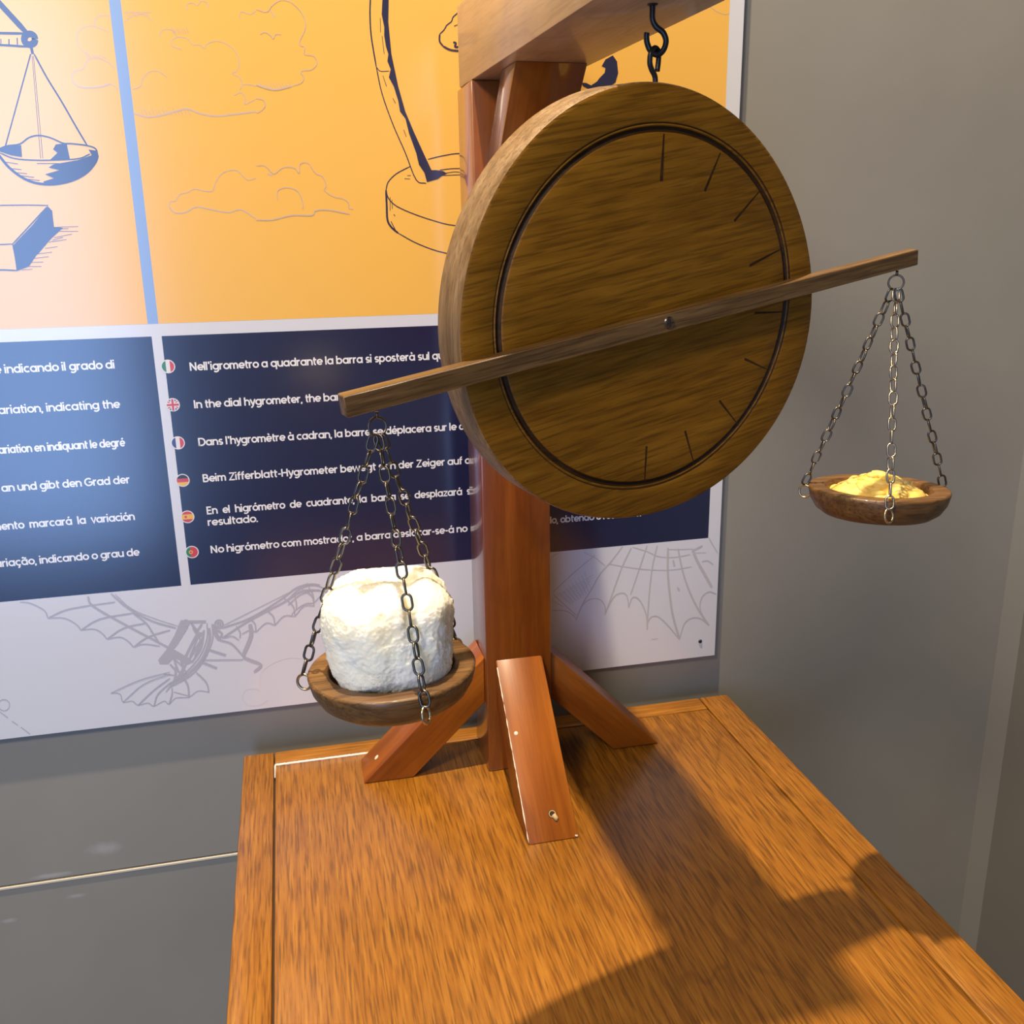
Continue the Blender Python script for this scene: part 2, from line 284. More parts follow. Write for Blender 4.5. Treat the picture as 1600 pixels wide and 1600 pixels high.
DRAWINGS = {
 'scale_drawing': [
  ('L', 0.00596, [(-0.2416,0.986),(-0.2065,0.9507),(-0.1792,0.9251),(-0.1703,0.9138),(-0.1476,0.8857)]),
  ('L', 0.00266, [(-0.2866,0.8843),(-0.2277,0.885),(-0.1746,0.8852),(-0.1512,0.8854)]),
  ('L', 0.00228, [(-0.2884,0.8742),(-0.2295,0.8741),(-0.1764,0.8735),(-0.1477,0.8723)]),
  ('L', 0.00117, [(-0.1746,0.8797),(-0.1754,0.8742)]),
  ('L', 0.00156, [(-0.1665,0.8797),(-0.1673,0.874)]),
  ('L', 0.00156, [(-0.1582,0.881),(-0.1588,0.8742)]),
  ('L', 0.00156, [(-0.1521,0.8854),(-0.1522,0.8729)]),
  ('L', 0.00665, [(-0.1403,0.88),(-0.1411,0.8776),(-0.1429,0.8757),(-0.1453,0.8746),(-0.1477,0.8746),(-0.1497,0.8756),(-0.151,0.8774),(-0.1512,0.8797),(-0.1503,0.8821),(-0.1485,0.884),(-0.1462,0.885),(-0.1438,0.8851),(-0.1417,0.8841),(-0.1405,0.8823),(-0.1403,0.88)]),
  ('L', 0.00392, [(-0.1454,0.8732),(-0.1448,0.8652)]),
  ('L', 0.00177, [(-0.1469,0.8651),(-0.1865,0.7708)]),
  ('L', 0.00079, [(-0.1457,0.8634),(-0.152,0.758)]),
  ('L', 0.00079, [(-0.1443,0.8634),(-0.1497,0.758)]),
  ('L', 0.00177, [(-0.1433,0.8652),(-0.1338,0.8418),(-0.1223,0.8181),(-0.1108,0.7921),(-0.101,0.7709)]),
  ('L', 0.00159, [(-0.2001,0.7656),(-0.1924,0.7684),(-0.1846,0.7712),(-0.1714,0.7731),(-0.1612,0.7797),(-0.1506,0.7821),(-0.1388,0.7797),(-0.1265,0.7741),(-0.1171,0.7735),(-0.1022,0.7717),(-0.0931,0.7684),(-0.0915,0.7617)]),
  ('L', 0.00285, [(-0.0915,0.7617),(-0.0949,0.7541),(-0.1038,0.7445),(-0.1163,0.7368),(-0.1322,0.7319),(-0.1476,0.7304),(-0.1624,0.7324),(-0.1746,0.7383),(-0.1861,0.7486),(-0.1936,0.7599),(-0.1996,0.7693)]),
  ('L', 0.0014, [(-0.1931,0.7637),(-0.1792,0.758),(-0.1571,0.7561),(-0.1326,0.7564),(-0.1116,0.7579),(-0.0996,0.7627)]),
  ('L', 0.00101, [(-0.1567,0.7527),(-0.1332,0.7526)]),
  ('L', 0.001, [(-0.189,0.7543),(-0.1763,0.7523)]),
  ('L', 0.001, [(-0.1863,0.7476),(-0.1735,0.7463)]),
  ('L', 0.00101, [(-0.1813,0.7433),(-0.1685,0.7419)]),
  ('L', 0.00101, [(-0.1762,0.74),(-0.1616,0.738)]),
  ('L', 0.00101, [(-0.1693,0.7361),(-0.1564,0.7347)]),
  ('L', 0.0012, [(-0.2439,0.7086),(-0.22,0.7086),(-0.2014,0.7085),(-0.1734,0.7084),(-0.1511,0.7078)]),
  ('L', 0.0012, [(-0.2439,0.7086),(-0.2818,0.6676)]),
  ('L', 0.00121, [(-0.2818,0.6676),(-0.2856,0.6403)]),
  ('L', 0.00123, [(-0.1529,0.7061),(-0.1748,0.6852),(-0.1946,0.6665)]),
  ('L', 0.00121, [(-0.2818,0.6676),(-0.2135,0.6663),(-0.1946,0.6665)]),
  ('L', 0.00123, [(-0.1946,0.6665),(-0.194,0.6516),(-0.1942,0.6372)]),
  ('L', 0.00162, [(-0.2856,0.6407),(-0.2177,0.6386),(-0.1942,0.6372)]),
  ('L', 0.00082, [(-0.1484,0.684),(-0.1223,0.6844)]),
  ('L', 0.00082, [(-0.1432,0.6794),(-0.123,0.6791)]),
  ('L', 0.00082, [(-0.15,0.6726),(-0.1302,0.6762)]),
  ('L', 0.00082, [(-0.1564,0.6677),(-0.1368,0.6703)]),
  ('L', 0.00083, [(-0.1612,0.6609),(-0.1475,0.6626)]),
  ('L', 0.00083, [(-0.1697,0.6551),(-0.1541,0.6567)]),
  ('L', 0.00083, [(-0.1742,0.6502),(-0.1586,0.6518)]),
  ('L', 0.00083, [(-0.1787,0.6457),(-0.1652,0.646)]),
  ('L', 0.00083, [(-0.1831,0.6414),(-0.1678,0.641)]),
  ('L', 0.00083, [(-0.1894,0.6375),(-0.1778,0.6382)]),
  ('L', 0.00082, [(-0.1467,0.682),(-0.1332,0.6822)]),
  ('L', 0.00082, [(-0.1523,0.6698),(-0.1403,0.6728)]),
  ('F', 0, [(-0.1389,0.7519),(-0.1138,0.756),(-0.0978,0.7614),(-0.1005,0.7675),(-0.0915,0.766),(-0.0917,0.7598),(-0.0973,0.7502),(-0.106,0.7425),(-0.1184,0.7358),(-0.1342,0.7311),(-0.1514,0.7301),(-0.1528,0.7335),(-0.141,0.7369),(-0.1498,0.7412),(-0.1341,0.7455),(-0.1451,0.7484)]),
  ('F', 0, [(-0.1998,0.7674),(-0.1923,0.7689),(-0.1847,0.7703),(-0.1701,0.772),(-0.1711,0.7595),(-0.1823,0.7614),(-0.1928,0.7652)]),
  ('F', 0, [(-0.1342,0.7728),(-0.1227,0.7739),(-0.1215,0.7576),(-0.142,0.7568),(-0.1335,0.764),(-0.1377,0.7675)]),
  ('F', 0, [(-0.1518,0.707),(-0.1478,0.7021),(-0.1483,0.6844),(-0.1389,0.6833),(-0.1519,0.6726),(-0.1562,0.6687),(-0.1675,0.657),(-0.1719,0.6531),(-0.1812,0.6413),(-0.1943,0.6366),(-0.194,0.6516),(-0.1938,0.6655),(-0.1708,0.6867)]),
 ],
 'hygrometer_drawing': [
  ('L', 0.00162, [(0.2447,1.0432),(0.2342,0.9997),(0.2279,0.9592),(0.2256,0.9406),(0.2251,0.9294),(0.2239,0.9143),(0.224,0.8915),(0.228,0.8589)]),
  ('L', 0.00127, [(0.228,0.8589),(0.2332,0.8296),(0.2443,0.7959),(0.2578,0.7635),(0.2696,0.7326),(0.2816,0.7287)]),
  ('L', 0.00085, [(0.228,0.8589),(0.2324,0.8541),(0.243,0.8543)]),
  ('L', 0.00131, [(0.2849,0.7563),(0.3039,0.7604),(0.3273,0.7629),(0.3735,0.7593),(0.4216,0.7497),(0.4542,0.7358),(0.466,0.7206)]),
  ('L', 0.00131, [(0.2626,0.7481),(0.2458,0.7399),(0.2355,0.7307),(0.2322,0.7214)]),
  ('L', 0.00131, [(0.2322,0.7214),(0.2345,0.712),(0.2439,0.7025),(0.2656,0.6927),(0.292,0.6839),(0.3145,0.6788),(0.3602,0.6759),(0.4115,0.6832),(0.4517,0.7012),(0.466,0.7206)]),
  ('L', 0.0024, [(0.2322,0.7214),(0.2321,0.7037),(0.2321,0.6869),(0.2361,0.6783),(0.2445,0.6707)]),
  ('L', 0.00133, [(0.2445,0.6707),(0.2685,0.6575),(0.3019,0.6459),(0.35,0.6394),(0.4063,0.6448),(0.4492,0.6617),(0.4648,0.6813),(0.466,0.7206)]),
  ('L', 0.0011, [(0.2988,0.7439),(0.3122,0.7453),(0.3268,0.7458)]),
  ('L', 0.00088, [(0.3031,0.7397),(0.3166,0.7417),(0.3267,0.741)]),
  ('L', 0.00088, [(0.3008,0.7376),(0.3165,0.7381),(0.3266,0.7385)]),
  ('L', 0.00088, [(0.2588,0.7378),(0.2632,0.7378)]),
  ('L', 0.00088, [(0.2553,0.7343),(0.2619,0.7339)]),
  ('L', 0.00088, [(0.2367,0.713),(0.2359,0.6973)]),
  ('L', 0.00088, [(0.2388,0.7099),(0.2387,0.6994)]),
  ('L', 0.0011, [(0.2401,0.6931),(0.2416,0.6909)]),
  ('L', 0.00132, [(0.2364,0.6847),(0.2414,0.674)]),
  ('L', 0.00085, [(0.2353,0.8493),(0.2389,0.8376)]),
  ('L', 0.00086, [(0.2457,0.8248),(0.2487,0.8189)]),
  ('L', 0.00086, [(0.2569,0.7899),(0.2598,0.7819)]),
  ('L', 0.00084, [(0.2355,0.9108),(0.2351,0.8956)]),
  ('L', 0.00084, [(0.2366,0.8918),(0.2381,0.8726)]),
  ('F', 0, [(0.2589,1.0439),(0.2481,1.0003),(0.2423,0.9597),(0.2398,0.941),(0.239,0.9298),(0.2374,0.9147),(0.2396,0.9014),(0.2391,0.8919),(0.2406,0.8804),(0.2429,0.8727),(0.2414,0.865),(0.2448,0.8563),(0.2422,0.8474),(0.2475,0.8377),(0.252,0.8219),(0.2536,0.81),(0.2597,0.802),(0.2632,0.7859),(0.2709,0.7635),(0.2736,0.7502),(0.2799,0.7408),(0.2827,0.73),(0.2962,0.7334),(0.3008,0.7366),(0.3076,0.7397),(0.3032,0.7428),(0.2944,0.7439),(0.2888,0.7439),(0.2807,0.7615),(0.2698,0.7859),(0.26,0.81),(0.2528,0.8378),(0.2465,0.8728),(0.2447,0.9073),(0.2463,0.93),(0.2471,0.9413),(0.2497,0.96),(0.2564,1.0006),(0.2667,1.0443)]),
  ('F', 0, [(0.5193,0.8766),(0.5249,0.8698),(0.5266,0.8567),(0.5232,0.8457),(0.5128,0.8394),(0.4916,0.8365),(0.4817,0.8408),(0.478,0.8451),(0.4854,0.8448),(0.4916,0.842),(0.499,0.8465),(0.5027,0.8509),(0.5089,0.8565),(0.51,0.8619),(0.505,0.864),(0.5099,0.8717)]),
  ('L', 0.00127, [(0.3291,0.922),(0.3273,0.919),(0.3213,0.9141),(0.319,0.9092),(0.3135,0.9052),(0.3101,0.9003),(0.3046,0.8953)]),
  ('L', 0.00212, [(0.3046,0.8953),(0.3043,0.8876),(0.3084,0.8822)]),
  ('L', 0.00256, [(0.3084,0.8822),(0.3169,0.8785),(0.3299,0.8774)]),
  ('L', 0.00256, [(0.3204,0.8869),(0.3236,0.886),(0.3224,0.8821),(0.3267,0.8818)]),
  ('L', 0.00106, [(0.3221,0.9044),(0.3275,0.9065)]),
 ],
 'cloud_drawing': [
  ('L', 0.00079, [(-0.0863,0.8645),(-0.0963,0.8734),(-0.0971,0.8842),(-0.0931,0.8905),(-0.0843,0.8943),(-0.0769,0.894),(-0.0645,0.8894)]),
  ('L', 0.00079, [(-0.0769,0.894),(-0.0772,0.899),(-0.0738,0.9036),(-0.0671,0.9055),(-0.0607,0.9048)]),
  ('L', 0.0008, [(-0.0616,0.8521),(-0.0684,0.8585),(-0.081,0.8624),(-0.0909,0.858),(-0.0956,0.8507),(-0.1042,0.8487),(-0.1079,0.8422),(-0.1051,0.8349),(-0.0942,0.8323),(-0.0791,0.8334),(-0.0693,0.8363),(-0.0605,0.8309)]),
  ('L', 0.00079, [(-0.0464,0.8998),(-0.0363,0.9055),(-0.0248,0.9076),(-0.0161,0.9006)]),
  ('L', 0.00079, [(-0.0453,0.9088),(-0.017,0.9096)]),
  ('L', 0.0008, [(-0.0102,0.8852),(-0.0097,0.8898),(-0.0036,0.8933),(0.0039,0.892),(0.0071,0.8866)]),
  ('L', 0.00081, [(0.0236,0.8777),(0.0184,0.8841),(0.009,0.8857),(0.0018,0.8819),(0.0012,0.8763),(0.0114,0.8729)]),
  ('L', 0.00081, [(0.0236,0.8777),(0.0313,0.8779),(0.0358,0.8743),(0.0392,0.879),(0.0493,0.8823),(0.0608,0.8794),(0.0699,0.8712),(0.0726,0.8619),(0.0701,0.8524),(0.0638,0.8486),(0.0714,0.8449),(0.0737,0.8373),(0.0702,0.8316)]),
  ('L', 0.00083, [(0.0737,0.8373),(0.0827,0.8374),(0.089,0.8356)]),
  ('L', 0.00083, [(0.0636,0.8257),(0.0719,0.8287),(0.0763,0.8221),(0.0748,0.8163),(0.0878,0.8222)]),
  ('L', 0.00081, [(-0.0461,0.8311),(-0.0372,0.834),(-0.0344,0.8415),(-0.0258,0.849),(-0.0161,0.8501),(-0.0072,0.8437)]),
  ('L', 0.0008, [(0.0214,0.9125),(0.0221,0.9188),(0.0281,0.9208),(0.0326,0.9182),(0.0379,0.9229),(0.0444,0.9204),(0.0439,0.9158)]),
  ('L', 0.00081, [(0.0771,0.9067),(0.0797,0.9131),(0.0893,0.9107),(0.0959,0.9145)]),
  ('L', 0.00084, [(-0.0206,0.7045),(-0.019,0.7105),(-0.0129,0.7114),(-0.0071,0.7183),(0.0011,0.7203),(0.0095,0.7242),(0.0194,0.7221),(0.0295,0.722),(0.0345,0.732),(0.0436,0.7419),(0.0581,0.7448),(0.0656,0.7378),(0.0714,0.7337),(0.0802,0.7357)]),
  ('L', 0.00163, [(-0.0473,0.8057),(-0.0332,0.802),(-0.0175,0.804),(-0.0034,0.8079),(0.0107,0.8109),(0.024,0.8062),(0.0416,0.8035),(0.0617,0.8056),(0.0866,0.8086)]),
  ('L', 0.00126, [(-0.0206,0.7045),(-0.0153,0.6984),(-0.0033,0.6983),(0.0095,0.7042),(0.0274,0.7009),(0.0455,0.6977),(0.0601,0.7005),(0.0762,0.6901)]),
  ('L', 0.0014, [(-0.1034,0.8335),(-0.0943,0.8319),(-0.0791,0.833),(-0.0693,0.836)]),
  ('L', 0.00061, [(-0.0398,0.8114),(-0.0369,0.8039)]),
  ('L', 0.00061, [(-0.0361,0.8103),(-0.033,0.8039)]),
  ('L', 0.00061, [(-0.0324,0.8092),(-0.0291,0.8039)]),
  ('L', 0.00061, [(-0.0282,0.8115),(-0.0252,0.8039)]),
  ('L', 0.00061, [(-0.0245,0.8104),(-0.0213,0.804)]),
  ('L', 0.00061, [(-0.0207,0.8093),(-0.0175,0.804)]),
  ('L', 0.00061, [(-0.0166,0.8116),(-0.0136,0.804)]),
  ('L', 0.00061, [(-0.0128,0.8105),(-0.0096,0.8041)]),
  ('L', 0.00061, [(-0.0091,0.8094),(-0.0057,0.8041)]),
  ('L', 0.00061, [(-0.0049,0.8117),(-0.0018,0.8041)]),
  ('L', 0.00061, [(-0.0011,0.8106),(0.0021,0.8042)]),
  ('L', 0.00062, [(0.0027,0.8095),(0.006,0.8042)]),
  ('L', 0.00062, [(0.0068,0.8118),(0.01,0.8042)]),
  ('L', 0.00062, [(0.0107,0.8107),(0.0139,0.8042)]),
  ('L', 0.0006, [(-0.0917,0.8662),(-0.0885,0.8617)]),
  ('L', 0.0006, [(-0.0892,0.8654),(-0.0859,0.8618)]),
  ('L', 0.0006, [(-0.0867,0.8645),(-0.0833,0.8618)]),
  ('L', 0.0006, [(-0.0838,0.8664),(-0.0807,0.8619)]),
  ('L', 0.0006, [(-0.0813,0.8655),(-0.078,0.8619)]),
  ('L', 0.0006, [(-0.0788,0.8647),(-0.0754,0.862)]),
  ('L', 0.0006, [(-0.076,0.8665),(-0.0728,0.862)]),
  ('L', 0.0006, [(-0.0735,0.8657),(-0.0702,0.8621)]),
  ('L', 0.00059, [(-0.0432,0.9107),(-0.0417,0.9044)]),
  ('L', 0.00059, [(-0.0403,0.9093),(-0.0385,0.9056)]),
  ('L', 0.00059, [(-0.0372,0.9108),(-0.0354,0.9067)]),
  ('L', 0.0006, [(-0.0343,0.9095),(-0.0326,0.9047)]),
  ('L', 0.0006, [(-0.0311,0.911),(-0.0295,0.9058)]),
  ('L', 0.0006, [(-0.0283,0.9096),(-0.0263,0.907)]),
  ('L', 0.0006, [(-0.0251,0.9112),(-0.0236,0.9049)]),
  ('L', 0.0006, [(-0.0222,0.9098),(-0.0204,0.9061)]),
  ('L', 0.0006, [(0.0024,0.8956),(0.0045,0.8892)]),
  ('L', 0.0006, [(0.0049,0.8942),(0.0072,0.8893)]),
  ('L', 0.0006, [(0.0077,0.8957),(0.0099,0.8894)]),
  ('L', 0.0006, [(0.0103,0.8943),(0.0126,0.8894)]),
  ('L', 0.0006, [(0.0131,0.8959),(0.0153,0.8895)]),
  ('L', 0.0006, [(0.0157,0.8945),(0.018,0.8896)]),
  ('L', 0.0006, [(0.0185,0.896),(0.0207,0.8896)]),
  ('L', 0.00081, [(0.0961,0.9164),(0.1077,0.9139),(0.1142,0.9206),(0.1246,0.9264),(0.1364,0.924),(0.1475,0.9122),(0.1496,0.8992),(0.1412,0.8821),(0.147,0.8784),(0.1464,0.8709),(0.1565,0.8691),(0.1597,0.8616),(0.1534,0.8548),(0.141,0.8526),(0.1436,0.846),(0.14,0.8401),(0.1275,0.8361)]),
  ('L', 0.00082, [(0.0978,0.8905),(0.1039,0.8929),(0.1097,0.8898),(0.1124,0.8862),(0.1157,0.8909),(0.1218,0.8911)]),
  ('L', 0.00083, [(0.0879,0.8231),(0.0958,0.8213),(0.0972,0.8145),(0.0906,0.8087),(0.0865,0.8077)]),
  ('L', 0.00084, [(0.0814,0.7497),(0.0917,0.7497),(0.0992,0.7416),(0.1034,0.7416),(0.1122,0.7476),(0.1246,0.7476),(0.1304,0.7415),(0.1323,0.7515),(0.1417,0.7525),(0.1493,0.7414),(0.1575,0.7373),(0.161,0.7271),(0.1585,0.722),(0.1687,0.7147),(0.1813,0.7115),(0.1864,0.7063),(0.1861,0.7011),(0.1914,0.7)]),
  ('L', 0.00086, [(0.103,0.7112),(0.1038,0.7214),(0.1145,0.7254),(0.1268,0.7212),(0.1322,0.7089),(0.1315,0.7007)]),
  ('L', 0.00167, [(0.1275,0.8361),(0.1089,0.8324),(0.0891,0.8375)]),
  ('L', 0.00129, [(0.0761,0.6891),(0.0948,0.6888),(0.1183,0.6936),(0.1416,0.6933),(0.1462,0.6984),(0.1612,0.6993),(0.1867,0.6942)]),
  ('L', 0.00212, [(0.094,0.7406),(0.099,0.7386)]),
  ('L', 0.00163, [(0.1118,0.915),(0.1162,0.9086)]),
  ('L', 0.00062, [(0.0934,0.8405),(0.0959,0.8342)]),
  ('L', 0.00062, [(0.097,0.8395),(0.0995,0.8342)]),
  ('L', 0.00062, [(0.1005,0.8386),(0.1032,0.8343)]),
  ('L', 0.00062, [(0.1043,0.8406),(0.1068,0.8343)]),
  ('L', 0.00062, [(0.1079,0.8397),(0.1105,0.8344)]),
  ('L', 0.00062, [(0.1114,0.8388),(0.1141,0.8344)]),
  ('L', 0.00062, [(0.1152,0.8408),(0.1178,0.8345)]),
  ('L', 0.00062, [(0.1188,0.8398),(0.1214,0.8345)]),
  ('L', 0.00062, [(0.1224,0.8389),(0.1251,0.8345)]),
  ('L', 0.00062, [(0.1262,0.8409),(0.1288,0.8346)]),
  ('L', 0.00072, [(0.6417,0.9353),(0.6495,0.9323),(0.6548,0.9292),(0.6653,0.9263),(0.6717,0.9275)]),
 ],
 'flying_machine_drawing': [
  ('L', 0.0033, [(-0.0508,0.1857),(-0.0444,0.1751),(-0.0373,0.1828)]),
  ('L', 0.0033, [(-0.049,0.1785),(-0.0427,0.1664),(-0.0372,0.1714)]),
  ('L', 0.00368, [(-0.0449,0.1695),(-0.0573,0.1481),(-0.0634,0.1373)]),
  ('L', 0.00332, [(-0.0408,0.1605),(-0.0527,0.1432),(-0.0602,0.1326)]),
  ('L', 0.00294, [(-0.0356,0.1741),(-0.042,0.1491),(-0.0553,0.1306)]),
  ('L', 0.00295, [(-0.0773,0.1376),(-0.0731,0.1183),(-0.0646,0.1144)]),
  ('L', 0.00295, [(-0.0697,0.1381),(-0.0675,0.1234),(-0.078,0.1073)]),
  ('L', 0.00258, [(-0.083,0.1311),(-0.0768,0.1188),(-0.0808,0.1048)]),
  ('L', 0.00296, [(-0.0631,0.1287),(-0.0724,0.1124),(-0.0861,0.1025)]),
  ('L', 0.00368, [(-0.0291,0.1762),(-0.0301,0.1592),(-0.0423,0.1333),(-0.0621,0.114),(-0.0865,0.0991)]),
  ('L', 0.00295, [(-0.0194,0.1723),(-0.0136,0.1659),(-0.0195,0.158)]),
  ('L', 0.00284, [(-0.1706,0.2354),(-0.1664,0.2219),(-0.1326,0.1934),(-0.0943,0.1638),(-0.0644,0.1403)]),
  ('L', 0.0025, [(-0.143,0.2363),(-0.1252,0.2147),(-0.0983,0.1938),(-0.07,0.1808)]),
  ('L', 0.00107, [(-0.1383,0.2353),(-0.1205,0.2129),(-0.0931,0.196),(-0.0673,0.1833)]),
  ('L', 0.00249, [(-0.1662,0.2232),(-0.1397,0.2245)]),
  ('L', 0.00212, [(-0.2211,0.2114),(-0.1987,0.2199),(-0.1674,0.2233)]),
  ('L', 0.00141, [(-0.2211,0.2114),(-0.2242,0.2226),(-0.2389,0.2336),(-0.2502,0.2362)]),
  ('L', 0.00141, [(-0.2211,0.2114),(-0.2025,0.2094),(-0.1896,0.1998),(-0.1848,0.191)]),
  ('L', 0.00215, [(-0.1848,0.191),(-0.1604,0.2034),(-0.12,0.2073)]),
  ('L', 0.00143, [(-0.1848,0.191),(-0.1692,0.1906),(-0.1604,0.184),(-0.1555,0.1751)]),
  ('L', 0.00216, [(-0.1555,0.1751),(-0.1333,0.1879),(-0.1059,0.1918)]),
  ('L', 0.00216, [(-0.12,0.2073),(-0.1059,0.1918),(-0.0981,0.1741),(-0.0922,0.1607)]),
  ('L', 0.00144, [(-0.1555,0.1751),(-0.1396,0.1761),(-0.1306,0.1694),(-0.1249,0.1603)]),
  ('L', 0.00218, [(-0.1249,0.1603),(-0.1057,0.1722),(-0.0777,0.1789)]),
  ('L', 0.00145, [(-0.1249,0.1603),(-0.1117,0.163),(-0.0925,0.1579)]),
  ('L', 0.00184, [(-0.0248,0.1814),(-0.0265,0.1588),(-0.04,0.1316),(-0.0599,0.1109),(-0.0866,0.0982)]),
  ('L', 0.00184, [(-0.0309,0.1835),(-0.033,0.1624),(-0.0444,0.1379),(-0.0643,0.1172),(-0.0888,0.1014)]),
  ('L', 0.00512, [(-0.0531,0.1879),(-0.032,0.1856)]),
  ('L', 0.00294, [(-0.0409,0.1719),(-0.0569,0.1394)]),
  ('L', 0.00295, [(-0.0377,0.1658),(-0.0507,0.1387)]),
  ('L', 0.0022, [(-0.0497,0.1842),(-0.0434,0.1722),(-0.0421,0.1606)]),
  ('L', 0.00183, [(-0.0533,0.186),(-0.0538,0.1842),(-0.055,0.1829),(-0.0566,0.1822),(-0.0582,0.1824),(-0.0596,0.1834),(-0.0605,0.185),(-0.0607,0.1868),(-0.0601,0.1886),(-0.0589,0.1899),(-0.0574,0.1906),(-0.0557,0.1904),(-0.0543,0.1894),(-0.0534,0.1878),(-0.0533,0.186)]),
  ('L', 0.00221, [(-0.011,0.1799),(-0.0117,0.1775),(-0.0133,0.1757),(-0.0154,0.1748),(-0.0177,0.1751),(-0.0196,0.1764),(-0.0208,0.1785),(-0.021,0.181),(-0.0203,0.1834),(-0.0187,0.1852),(-0.0166,0.186),(-0.0144,0.1858),(-0.0125,0.1845),(-0.0113,0.1824),(-0.011,0.1799)]),
  ('L', 0.00221, [(-0.014,0.1802),(-0.0143,0.1793),(-0.0149,0.1785),(-0.0158,0.1782),(-0.0167,0.1783),(-0.0175,0.1788),(-0.0179,0.1797),(-0.018,0.1807),(-0.0177,0.1816),(-0.0171,0.1823),(-0.0163,0.1827),(-0.0154,0.1826),(-0.0146,0.1821),(-0.0141,0.1812),(-0.014,0.1802)]),
  ('L', 0.00516, [(-0.0223,0.1811),(-0.0212,0.1668),(-0.017,0.1577)]),
  ('L', 0.00222, [(-0.0128,0.1744),(0.0239,0.1846),(0.0644,0.2058),(0.0864,0.2206),(0.1049,0.2244),(0.1178,0.2217)]),
  ('L', 0.00111, [(-0.0125,0.1772),(0.022,0.1919),(0.0648,0.2101),(0.1024,0.2261)]),
  ('L', 0.00259, [(-0.0142,0.1602),(0.0237,0.1817),(0.0694,0.2025),(0.0938,0.2156),(0.1173,0.2146)]),
  ('L', 0.00186, [(0.0086,0.1576),(0.0094,0.1662),(0.0051,0.1752)]),
  ('L', 0.00148, [(-0.0117,0.16),(-0.0013,0.1616),(0.0071,0.1549)]),
  ('L', 0.00149, [(0.0117,0.163),(0.0224,0.1676),(0.0298,0.1638)]),
  ('L', 0.00186, [(0.0298,0.1638),(0.0295,0.1754),(0.025,0.1822)]),
  ('L', 0.00149, [(0.0298,0.1638),(0.0437,0.1752),(0.0551,0.1711)]),
  ('L', 0.00187, [(0.0551,0.1711),(0.0536,0.1842),(0.0453,0.1936)]),
  ('L', 0.0015, [(0.0551,0.1711),(0.0678,0.1826),(0.082,0.1811)]),
  ('L', 0.00187, [(0.082,0.1811),(0.0805,0.1956),(0.0698,0.2081)]),
  ('L', 0.0015, [(0.082,0.1811),(0.0948,0.1941),(0.1079,0.1932)]),
  ('L', 0.00188, [(0.1079,0.1932),(0.1063,0.2072),(0.094,0.2184)]),
  ('L', 0.00222, [(-0.017,0.1577),(-0.0023,0.1502),(0.0101,0.1314)]),
  ('L', 0.00557, [(0.0232,0.1761),(0.0229,0.1589),(0.0101,0.1314)]),
  ('L', 0.00223, [(-0.0425,0.1319),(0.0096,0.1262)]),
  ('L', 0.00412, [(0.01,0.1299),(0.0185,0.1245),(0.0321,0.1155),(0.0222,0.1065)]),
  ('L', 0.00371, [(-0.031,0.145),(-0.0115,0.1354)]),
  ('L', 0.00371, [(-0.0428,0.1291),(-0.0247,0.1181)]),
  ('L', 0.00148, [(-0.0843,0.1197),(-0.1226,0.113),(-0.1602,0.0991)]),
  ('L', 0.00148, [(-0.0846,0.1169),(-0.1183,0.1067),(-0.1471,0.0843)]),
  ('L', 0.00185, [(-0.0852,0.1111),(-0.107,0.0965),(-0.1292,0.0775)]),
  ('L', 0.00185, [(-0.0846,0.1052),(-0.1027,0.0901),(-0.1096,0.0734)]),
  ('L', 0.00186, [(-0.0843,0.0965),(-0.0852,0.0878),(-0.0906,0.0738)]),
  ('L', 0.00223, [(-0.0677,0.1089),(-0.0639,0.0968),(-0.0644,0.0807)]),
  ('L', 0.00186, [(-0.0518,0.1157),(-0.0406,0.0997),(-0.0383,0.0846)]),
  ('L', 0.00147, [(-0.1602,0.0991),(-0.1494,0.0962),(-0.1471,0.0843),(-0.1359,0.0843),(-0.1292,0.0775),(-0.1165,0.0788),(-0.1096,0.0734),(-0.0963,0.079),(-0.0906,0.0738),(-0.0809,0.0814),(-0.0644,0.0807),(-0.0521,0.0879),(-0.0383,0.0846)]),
  ('L', 0.00186, [(-0.0824,0.0904),(-0.0642,0.0821)]),
  ('L', 0.00221, [(-0.0817,0.1424),(-0.0706,0.1296),(-0.0643,0.1172)]),
  ('L', 0.00222, [(-0.0756,0.1302),(-0.0805,0.1076),(-0.0924,0.0917)]),
  ('L', 0.00185, [(-0.092,0.1178),(-0.0774,0.1131),(-0.0734,0.1038)]),
  ('L', 0.00144, [(-0.2954,0.0898),(-0.2873,0.0807)]),
  ('L', 0.00144, [(-0.2833,0.0753),(-0.2772,0.0687)]),
  ('L', 0.00145, [(-0.2741,0.0654),(-0.2649,0.054)]),
  ('L', 0.00108, [(-0.2828,0.0981),(-0.2839,0.0948),(-0.2862,0.0923),(-0.289,0.0911),(-0.2919,0.0915),(-0.2942,0.0934),(-0.2956,0.0963),(-0.2958,0.0998),(-0.2946,0.1031),(-0.2924,0.1056),(-0.2896,0.1067),(-0.2867,0.1063),(-0.2843,0.1045),(-0.2829,0.1015),(-0.2828,0.0981)]),
  ('F', 0, [(-0.0627,0.1913),(-0.053,0.1888),(-0.0552,0.1792),(-0.07,0.1582),(-0.0771,0.1504),(-0.0619,0.14),(-0.0528,0.1303),(-0.0633,0.1272),(-0.07,0.1353),(-0.0771,0.139),(-0.0855,0.1314),(-0.0954,0.1326),(-0.0972,0.1385),(-0.0857,0.1515),(-0.0737,0.1699),(-0.0658,0.186)]),
  ('L', 0.00194, [(0.0749,0.2063),(0.0921,0.2193),(0.1113,0.2218),(0.1271,0.2128),(0.1307,0.205)]),
  ('L', 0.00194, [(0.0742,0.1975),(0.0914,0.2105),(0.1108,0.2145),(0.1296,0.2096)]),
  ('L', 0.00156, [(0.1294,0.2066),(0.1184,0.2063),(0.1081,0.1969)]),
